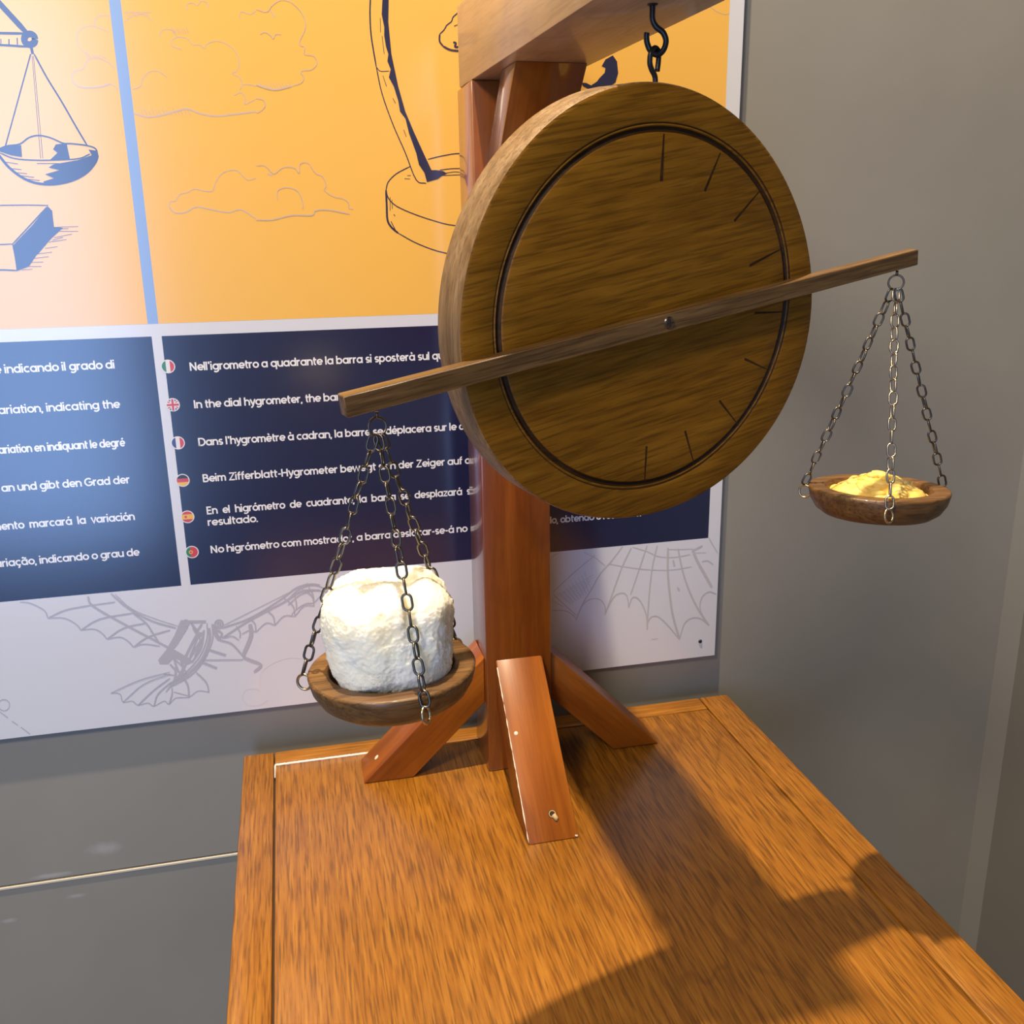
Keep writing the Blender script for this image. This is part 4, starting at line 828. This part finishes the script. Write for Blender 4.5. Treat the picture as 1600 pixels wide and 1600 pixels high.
def on_slope(F, along, side, lift=0.0):
    o, base, d, s, X, nrm, rise = F
    return base+Vector((0, 0, rise))+X*along+s*side+nrm*lift
def slope_matrix(F, along, side, lift=0.0):
    p = on_slope(F, along, side, lift); X, s, n = F[4], F[3], F[5]
    return Matrix(((X.x, s.x, n.x, p.x), (X.y, s.y, n.y, p.y), (X.z, s.z, n.z, p.z), (0, 0, 0, 1)))
Ff = foot((0, -1), 0.1645, face=YC-Y0); Fl = foot((-1, 0), 0.1600, face=XC-X0); Fr = foot((1, 0), 0.1535, face=X1-XC)
def plug(F, along, side, r, m, name, label, ring=True):
    bm = B(); M = slope_matrix(F, along, side)
    lathe(bm, [(0, 0.0007), (r*0.7, 0.0006), (r, 0.0001), (r, -0.001)], 14, M); obj(name, bm, m, F[0], WM[F[0]], label=label)
plug(Fl, 0.196, 0.002, 0.0035, filler_m, 'screw_plug', 'pale filled screw hole')
plug(Ff, 0.096, -0.021, 0.0026, filler_m, 'screw_plug', 'small white screw plug near the edge')
bm = B(); M = slope_matrix(Ff, 0.196, 0.004)
lathe(bm, [(0.0048, 0.0002), (0.0042, 0.0006), (0.0034, 0.0004), (0.0026, 0.0003), (0, 0.0003)], 16, M, mats=[1, 0, 1, 1])
tube(bm, [M @ Vector((0.001, 0.001, 0.0002)), M @ Vector((0.006, 0.0035, 0.0006)), M @ Vector((0.0085, 0.003, 0.0002))], 0.0028, 8, taper=[1, 1, .5])
obj('screw_hole', bm, [bare_m, hole_m], Ff[0], WM[Ff[0]], label='splintered screw hole with bare pale wood')
# worn pale edge of the front foot
bm = B(); n_ = 46
pts = [on_slope(Ff, 0.010+0.214*i/n_, -0.0294+0.0003*noise.noise((i*1.3, 2, 0)), -0.0004) for i in range(n_+1)]
tube(bm, pts, 0.0010, 6, taper=[max(0.05, 0.55+0.9*noise.noise((i*0.55, 7.3, 0))) for i in range(n_+1)])
tube(bm, [on_slope(Ff, 0.2235, 0.0255, -0.0002), on_slope(Ff, 0.2248, 0.0285, -0.0004)], 0.0016, 6, taper=[0.5, 1])
obj('worn_edge', bm, filler_m, Ff[0], WM[Ff[0]], label='pale chipped varnish along the edge')
# beam: swung very slightly about the post
ang = math.radians(2.1)
MB = Matrix.Translation((XC, YC, 0)) @ Matrix.Rotation(ang, 4, 'Z') @ Matrix.Translation((-XC, -YC, 0))
BH = 0.083
bm = B(); box(bm, X0, X0+0.094, -0.585, -0.105, TZ+ZB, TZ+ZB+BH, 0.002, M=MB)
obj('beam', bm, beam_y, stand, MB @ Matrix.Translation((XC, YC, TZ+ZB)), smooth=40)
bw0, bw1 = X0+0.014, X0+0.086
yt, run = -0.292, -0.292-Y0
prof = [(-0.292, ZB), (-0.247, ZB), (Y0, ZB-(Y0-0.247*-1*-1)-0.0)]
bm = B(); t_ = 0.045
poly = [(-0.293, TZ+ZB), (-0.293+t_*1.2, TZ+ZB), (Y0+0.0005, TZ+ZB-(abs(-0.293+t_*1.2-Y0))*1.15), (Y0+0.0005, TZ+ZB-abs(-0.293-Y0)*1.15)]
prism(bm, poly, 0, bw0, bw1, 0.0015); bm.transform(MB)
Xb = Vector((0, poly[3][0]-poly[0][0], poly[3][1]-poly[0][1])).normalized(); Yb = Vector((1, 0, 0)); Zb = Xb.cross(Yb)
obj('brace', bm, stand_x, stand, Matrix(((Xb.x, Yb.x, Zb.x, XC), (Xb.y, Yb.y, Zb.y, -0.293), (Xb.z, Yb.z, Zb.z, TZ+ZB), (0, 0, 0, 1))), smooth=40)
# hook screwed into the beam
HX, HY = 0.3725, -0.5430
hu = Vector((0.985, -0.17, 0))
def hp(a, py, d=0.0):                          # a: sideways offset, py: drop below the beam, in millimetres
    return Vector((HX, HY+d/1000, TZ+ZB))+hu*(a/1000)-Vector((0, 0, py/1000))
hk = smooth_pts([hp(0, -6), hp(0, 4), hp(0.3, 10.5), hp(3.2, 15.0), hp(8.0, 18.5), hp(10.3, 24), hp(8.6, 30), hp(4.2, 33.0), hp(-0.6, 30.5), hp(-3.2, 25.5), hp(-3.9, 21), hp(-3.6, 18.6)], 6)
bm = B(); tube(bm, hk, 0.0021, 12); lathe(bm, [(0.0042, 0.0), (0.0036, -0.001), (0.0022, -0.0014)], 14, Matrix.Translation(hp(0, 0)))
obj('hook', bm, iron_m, stand, label='black iron hook under the beam')

# ------------------------------------------------------------------ dial
DC = Vector((0.366768, -0.543068, TZ+0.609838))
du, dn, dv = Vector((0.964467, 0.264202, 0)), Vector((-0.263761, 0.962855, 0.057792)), Vector((0.015269, -0.055738, 0.998328))
DM = Matrix(((du.x, dn.x, dv.x, DC.x), (du.y, dn.y, dv.y, DC.y), (du.z, dn.z, dv.z, DC.z), (0, 0, 0, 1)))
DT = 0.0386; DR = 0.1618
dial = thing('dial', 'round dark brown wooden dial with carved hour-like marks hanging from a black hook', 'dial', DM)
def rim_r(r, a):
    if r < 0.140: return r*(1+(-0.0036*math.cos(a)*0))
    k = min(1, (r-0.140)/0.018)
    th = -(a+math.radians(0.4))
    return r+k*(-0.00087*math.cos(th)+0.00146*math.sin(th)+0.00057*math.cos(2*th)+0.00257*math.sin(2*th)+0.00112*math.cos(3*th)+0.00214*math.sin(3*th))
h = DT/2
prof = [(0, h), (0.030, h), (0.060, h), (0.090, h), (0.1150, h), (0.1285, h), (0.1297, h-0.0006), (0.1306, h-0.0020), (0.1318, h-0.0027), (0.1330, h-0.0022), (0.1338, h-0.0010), (0.1346, h-0.0006), (0.1356, h-0.0011), (0.1364, h-0.0004), (0.1374, h),
        (0.148, h), (DR-0.0030, h), (DR-0.0009, h-0.0009), (DR, h-0.003), (DR, h-0.012), (DR-0.0006, h-0.0125), (DR, h-0.013), (DR, h-0.024), (DR-0.0006, h-0.0245), (DR, h-0.025), (DR, -h+0.003), (DR-0.001, -h+0.001), (DR-0.003, -h), (0.10, -h), (0, -h)]
mi = [0]*5+[0, 1, 1, 1, 1, 0, 0, 1, 0]+[0]*20
mi[17:27] = [2]*10
bm = B(); lathe(bm, prof, 160, DM @ Matrix.Rotation(math.radians(90), 4, 'X') @ Matrix.Rotation(math.radians(0.4), 4, 'Z'), rim_r, mi)
# carved marks
for deg, r0, r1, hw in ((90.2, .0967, .1285, .0013), (66, .0983, .1280, .0010), (44, .0981, .1300, .0009), (21, .0961, .1305, .0010), (-1.6, .0997, .1290, .0009), (-22.8, .1012, .1290, .0009), (-45.4, .1006, .1315, .0009), (-68, .1003, .1315, .0009), (-89.8, .1013, .1305, .0009)):
    a = math.radians(deg); c, s = math.cos(a), math.sin(a)
    M = DM @ Matrix(((c, 0, -s, 0), (0, 1, 0, 0), (s, 0, c, 0), (0, 0, 0, 1)))
    vs = [bm.verts.new(M @ Vector((r0+x*(r1-r0), -h-0.00012, w_*hw))) for x, w_ in ((0, -.9), (.03, -1.1), (.5, -.85), (1, -.45), (1, .45), (.5, .85), (.03, 1.1), (0, .9))]
    f = bm.faces.new(vs); f.material_index = 1
disc = obj('disc', bm, [disc_m, groove_m, rim_m], dial, smooth=35)
# eye hook screwed into the top of the disc
topz = (DC+dv*DR)
def ep(a, py, dd=0.0):
    q = hp(a, py); return q+Vector((0.25, 0.97, 0))*(dd/1000)
ey = [(3.2, 58, 0), (3.2, 50, 0), (2.4, 46.5, -0.6), (0.2, 43.0, -1.6), (-1.4, 38.5, -3.0), (-0.8, 32.5, -3.2), (2.2, 28.7, -0.6), (5.2, 30.5, 2.4), (5.6, 36, 3.4), (4.8, 43.5, 2.8)]
bm = B(); tube(bm, smooth_pts([ep(*p) for p in ey], 6), 0.0020, 12); obj('eye_hook', bm, iron_m, dial, label='black iron eye hooked over the hanging hook')
# balance bar across the front
ba = math.radians(8.75); c, s = math.cos(ba), math.sin(ba)
BMx = DM @ Matrix(((c, 0, -s, 0.0060), (0, 1, 0, -h-0.0080), (s, 0, c, -0.0028), (0, 0, 0, 1)))
bm = B(); box(bm, -0.2590, 0.2620, -0.0058, 0.0060, -0.0070, 0.0068, 0.0007, 1)
for v in bm.verts:
    if v.co.x > 0.2: v.co.z *= 0.94
    if v.co.x < -0.2: v.co.z *= 1.06
bm.transform(BMx); barp = obj('pointer_bar', bm, bar_m, dial, BMx, label='long narrow brown wooden bar pivoting across the dial', smooth=40)
bm = B(); M = BMx @ Matrix.Translation((-0.002, -0.0058, 0.0)) @ Matrix.Rotation(math.radians(90), 4, 'X')
lathe(bm, [(0, 0.0020), (0.0022, 0.0019), (0.0040, 0.0010), (0.0046, 0.0), (0.0046, -0.004)], 24, M)
box(bm, -0.0028, 0.0028, -0.0005, 0.0005, 0.0012, 0.00215, M=M, mat=1); box(bm, -0.0005, 0.0005, -0.0028, 0.0028, 0.0012, 0.00215, M=M, mat=1)
obj('screw', bm, [screw_m, hole_m], barp, BMx, label='cross-head pivot screw', smooth=30)

# ------------------------------------------------------------------ hanging pans
LW, LL, PITCH = 0.00095, 0.0128, 0.0109
def link_pts(c, d, nrm, L, W, n=7):
    """stadium in the plane of d (long) and nrm x d (wide)"""
    d = d.normalized(); w_ = nrm.cross(d).normalized(); r = W/2-LW; s = L/2-LW-r; out = []
    for k in range(n+1):
        a = -math.pi/2+math.pi*k/n; out.append(c+d*(s+r*math.cos(a))+w_*r*math.sin(a))
    for k in range(n+1):
        a = math.pi/2+math.pi*k/n; out.append(c+d*(-s+r*math.cos(a))+w_*r*math.sin(a))
    return out
def chain(name, A, Bp, parent, m, seed, label=None):
    rnd = random.Random(seed); A, Bp = Vector(A), Vector(Bp); d = Bp-A; L = d.length; d.normalize()
    n = max(3, round((L-0.002)/PITCH)); pitch = (L-0.0005)/n
    ref = Vector((0, -1, 0.1)); ref = (ref-d*ref.dot(d)).normalized(); side = d.cross(ref)
    bm = B(); ph = rnd.uniform(0.15, 0.6)
    for i in range(n):
        a = ph+(math.pi/2 if i % 2 else 0)+rnd.uniform(-0.32, 0.32)
        nr = ref*math.cos(a)+side*math.sin(a)
        cpos = A+d*(pitch*(i+0.5))+side*rnd.uniform(-.0003, .0003)+ref*rnd.uniform(-.0003, .0003)
        tilt = d+side*rnd.uniform(-.05, .05)
        tube(bm, link_pts(cpos, tilt, nr, pitch+2*LW+0.0002, 0.0083), LW, 7, closed=True)
    return obj(name, bm, m, parent, label=label)
def wire_ring(c, axis, R, r, n=28, stretch=1.0, up=Vector((0, 0, 1)), a0=0.0, a1=2*math.pi):
    axis = axis.normalized(); u = (up-axis*up.dot(axis)).normalized(); v = axis.cross(u)
    return [c+u*(R*stretch*math.cos(a0+(a1-a0)*k/n))+v*(R*math.sin(a0+(a1-a0)*k/n)) for k in range(n)]
PAN_H = 0.0265
def pan(name, label, centre, nrm, R, eye, angles, chain_mats, ring_axis, rnds):
    nrm = Vector(nrm).normalized(); u = Vector((0, 1, 0)).cross(nrm).normalized(); v = nrm.cross(u); c = Vector(centre)
    base = c-nrm*PAN_H
    M = Matrix(((u.x, v.x, nrm.x, base.x), (u.y, v.y, nrm.y, base.y), (u.z, v.z, nrm.z, base.z), (0, 0, 0, 1)))
    t = thing(name, label, 'scale pan', M, 'wooden pans hanging from the bar')
    H = PAN_H; ri = R-0.0150
    prof = [(0, 0), (R*0.60, 0), (R*0.78, 0.0022), (R*0.89, 0.0072), (R*0.965, 0.0150), (R*0.995, H-0.0040), (R, H-0.0018), (R-0.0010, H-0.0003), (R-0.0022, H), (ri+0.0012, H), (ri, H-0.0008), (ri-0.0012, H-0.005), (ri-0.0035, H-0.011), (ri-0.009, H-0.0135), (0, H-0.0145)]
    bm = B(); lathe(bm, prof, 96, M); obj('dish', bm, dish_m, t, smooth=50)
    ringR = 0.0062; eye = Vector(eye); rc = eye-Vector((0, 0, ringR+0.0008)); ax = Vector(ring_axis).normalized()
    bm = B(); tube(bm, wire_ring(rc, ax, ringR, 0.0008), 0.00085, 8, closed=True)
    tube(bm, [eye+Vector((0, 0, 0.003)), eye+Vector((0, 0, -0.0012))], 0.0012, 8)
    obj('hanging_ring', bm, screw_m, t, label='thin wire ring joining the three chains')
    bot = rc-Vector((0, 0, ringR-0.0004)); horiz = Vector((0, 0, 1)).cross(ax).normalized()
    for i, deg in enumerate(angles):
        a = math.radians(deg); rad = u*math.cos(a)+v*math.sin(a); tang = nrm.cross(rad)
        hole = c+rad*(R-0.001)-nrm*(0.0075 if i != 1 else 0.0115); rr = 0.0052
        ctr = hole+rad*0.0036-nrm*0.0006
        rax = (tang+rad*0.25).normalized() if i != 1 else (rad*0.8+tang*0.75+nrm*0.2).normalized()
        bm = B(); tube(bm, wire_ring(ctr, rax, rr, 0.001, 28, 1.12, nrm), 0.00105, 8, closed=True)
        obj('rim_ring', bm, brass_m, t, label='brass-coloured wire ring through the rim')
        end = ctr+nrm*(rr*1.12-0.0002)+rad*0.0008
        top = bot+horiz*(rad.dot(horiz)*0.0022)+Vector((0, 0, 0.0004))
        chain('chain', top, end, t, chain_mats[i], rnds+i)
    return t, M, c, nrm
PL = pan('weighing_pan', 'brown wooden pan on chains at the low end of the bar, under a white lump', (0.15544, -0.62631, TZ+0.37801), (-0.0243, 0.0134, 1), 0.0596, (0.15467, -0.62624, TZ+0.5568), (173, -76, 34), (chain_m, chain_m, chain_m), (0.25, -0.95, 0.1), 11)
PR = pan('weighing_pan', 'brown wooden pan on chains at the high end of the bar, under yellow wax', (0.61464, -0.50563, TZ+0.44320), (0.0255, 0.0435, 1), 0.0613, (0.61365, -0.50495, TZ+0.6312), (150, 245, -4), (chain_m, pale_chain_m, chain_m), (0.56, 0.83, 0.0), 31)

# ------------------------------------------------------------------ white lump
def white_lump():
    t, M, c, nrm = PL
    bm = B(); bmesh.ops.create_icosphere(bm, subdivisions=7, radius=1.0)
    hx, hz = 0.0425, 0.0405
    floor_z = -0.0143
    for v in bm.verts:
        p = v.co.normalized(); e = 3.0
        k = (abs(p.x)**e+abs(p.y)**e+abs(p.z)**e)**(-1/e)
        q = p*k
        x, y, z = q.x, q.y, q.z
        # rounder plan than a cube
        r2 = math.hypot(x, y); 
        if r2 > 1: x, y = x/r2*(1+(r2-1)*0.35), y/r2*(1+(r2-1)*0.35)
        top = max(0, z)
        # a crease running over the top and down the front, a step at the back
        crease = math.exp(-((x-0.22-0.25*(y+1)*0.3)/0.10)**2)*max(0, 0.35-0.65*y)*max(0, z+0.25)
        step = math.exp(-((y+0.02-0.20*x)/0.14)**2)*max(0, z)*(0.6+0.5*x)
        ln = 1-0.10*crease-0.085*step
        x, y, z = x*ln, y*ln, z*ln-0.14*step-0.06*crease
        if y > 0.1: z += 0.10*top*(y-0.1)
        x *= 1+0.05*z
        w = Vector((x*hx*1.07, y*hx*1.02, z*hz))
        w += p*(0.0030*noise.noise(w*36)+0.0013*noise.noise(w*100+Vector((3, 1, 7)))+0.0007*noise.noise(w*300)+0.0009*noise.noise(w*780))
        v.co = w
    # settle the underside onto the hollow of the dish
    for v in bm.verts:
        if v.co.z < -0.040: v.co.z = -0.040+(v.co.z+0.040)*0.15
    zmin = min(v.co.z for v in bm.verts)
    Ml = Matrix.Translation(c+nrm*(floor_z-zmin+0.0002)+Vector((0.0005, -0.002, 0)))
    bm.transform(Ml)
    m, nt, b = nt_new('white_fluff'); L = nt.links.new
    tc = N(nt, 'ShaderNodeTexCoord'); n1 = N(nt, 'ShaderNodeTexNoise', Scale=55.0, Detail=4.0); L(tc.outputs['Object'], n1.inputs['Vector'])
    r = ramp(nt, [(0.35, (0.97, 0.87, 0.67)), (0.55, (0.985, 0.915, 0.76)), (0.75, (0.985, 0.945, 0.84))]); L(n1.outputs['Fac'], r.inputs[0])
    n2 = N(nt, 'ShaderNodeTexNoise', Scale=26.0, Detail=1.0); L(tc.outputs['Object'], n2.inputs['Vector'])
    mr = N(nt, 'ShaderNodeMapRange'); mr.inputs['From Min'].default_value = 0.715; mr.inputs['From Max'].default_value = 0.76; mr.inputs['To Max'].default_value = 0.55; L(n2.outputs['Fac'], mr.inputs['Value'])
    mx = N(nt, 'ShaderNodeMix', data_type='RGBA'); mx.inputs[7].default_value = (0.75, 0.35, 0.33, 1); L(mr.outputs[0], mx.inputs[0]); L(r.outputs[0], mx.inputs[6])
    L(mx.outputs[2], b.inputs['Base Color']); b.inputs['Roughness'].default_value = 0.95; b.inputs['Specular IOR Level'].default_value = 0.15
    b.inputs['Subsurface Weight'].default_value = 0.75; b.inputs['Subsurface Radius'].default_value = (1.0, 0.85, 0.6); b.inputs['Subsurface Scale'].default_value = 0.013
    n3 = N(nt, 'ShaderNodeTexNoise', Scale=420.0, Detail=4.0, Roughness=0.7); L(tc.outputs['Object'], n3.inputs['Vector'])
    bp = N(nt, 'ShaderNodeBump'); bp.inputs['Strength'].default_value = 0.5; bp.inputs['Distance'].default_value = 0.0008; L(n3.outputs['Fac'], bp.inputs['Height']); L(bp.outputs[0], b.inputs['Normal'])
    o = obj('fluffy_lump', bm, m, None, Matrix.Translation(c), smooth=True)
    o['label'] = 'white fluffy square-shouldered lump sitting in the lower wooden pan'; o['category'] = 'cotton lump'
white_lump()

# ------------------------------------------------------------------ yellow heap
def yellow_heap():
    t, M, c, nrm = PR
    rnd = random.Random(5); bm = B()
    def hgt(r): return 0.0225*max(0, 1-(r/0.0455)**1.7)
    # a solid core and rounded lobes grown out of it
    core = [(0.0355, -0.0138), (0.0405, -0.0100), (0.0425, -0.0070), (0.036, -0.0015), (0.024, 0.0050), (0.012, 0.0085), (0, 0.0095)]
    lathe(bm, [(0, -0.0140)]+core, 40, Matrix.Translation(c))
    lobes = []
    for i in range(72):
        a = i*2.39996+rnd.uniform(-.3, .3); r = 0.043*math.sqrt((i+0.3)/72)
        x, y = r*math.cos(a), r*math.sin(a); z = max(-0.0135+hgt(r)+rnd.uniform(-0.001, 0.0015), -0.0095 if r > 0.030 else -1); x *= 0.93; y *= 0.93
        g = bmesh.ops.create_icosphere(bm, subdivisions=2, radius=1.0)
        L_ = rnd.uniform(0.0075, 0.0115); W_ = rnd.uniform(0.0045, 0.0065); Hh = rnd.uniform(0.0034, 0.0048)
        tilt = Vector((math.cos(a), math.sin(a), 0))*0.0
        Ma = Matrix.Translation(c+Vector((x, y, z))) @ Matrix.Rotation(a+math.pi/2+rnd.uniform(-.8, .8), 4, 'Z') @ Matrix.Rotation(rnd.uniform(-.25, .25), 4, 'Y') @ Matrix.Rotation(-0.4 if r > .02 else 0, 4, 'X') @ Matrix.Diagonal((L_, W_, Hh, 1))
        for v in g['verts']: v.co = Ma @ v.co
        for f in {f for v in g['verts'] for f in v.link_faces}: f.smooth = True
    m, nt, b = nt_new('yellow_wax'); L = nt.links.new
    tc = N(nt, 'ShaderNodeTexCoord'); n1 = N(nt, 'ShaderNodeTexNoise', Scale=70.0, Detail=3.0); L(tc.outputs['Object'], n1.inputs['Vector'])
    r = ramp(nt, [(0.30, (0.90, 0.45, 0.06)), (0.50, (0.97, 0.63, 0.15)), (0.72, (0.98, 0.74, 0.28))]); L(n1.outputs['Fac'], r.inputs[0]); L(r.outputs[0], b.inputs['Base Color'])
    b.inputs['Roughness'].default_value = 0.5; b.inputs['Subsurface Weight'].default_value = 0.25; b.inputs['Subsurface Radius'].default_value = (1.0, 0.7, 0.25); b.inputs['Subsurface Scale'].default_value = 0.006
    rm = obj('wax_heap', bm, m, None, Matrix.Translation(c), smooth=True)
    rm['label'] = 'heap of yellow wax with rounded lobes in the higher wooden pan'; rm['category'] = 'wax'
yellow_heap()
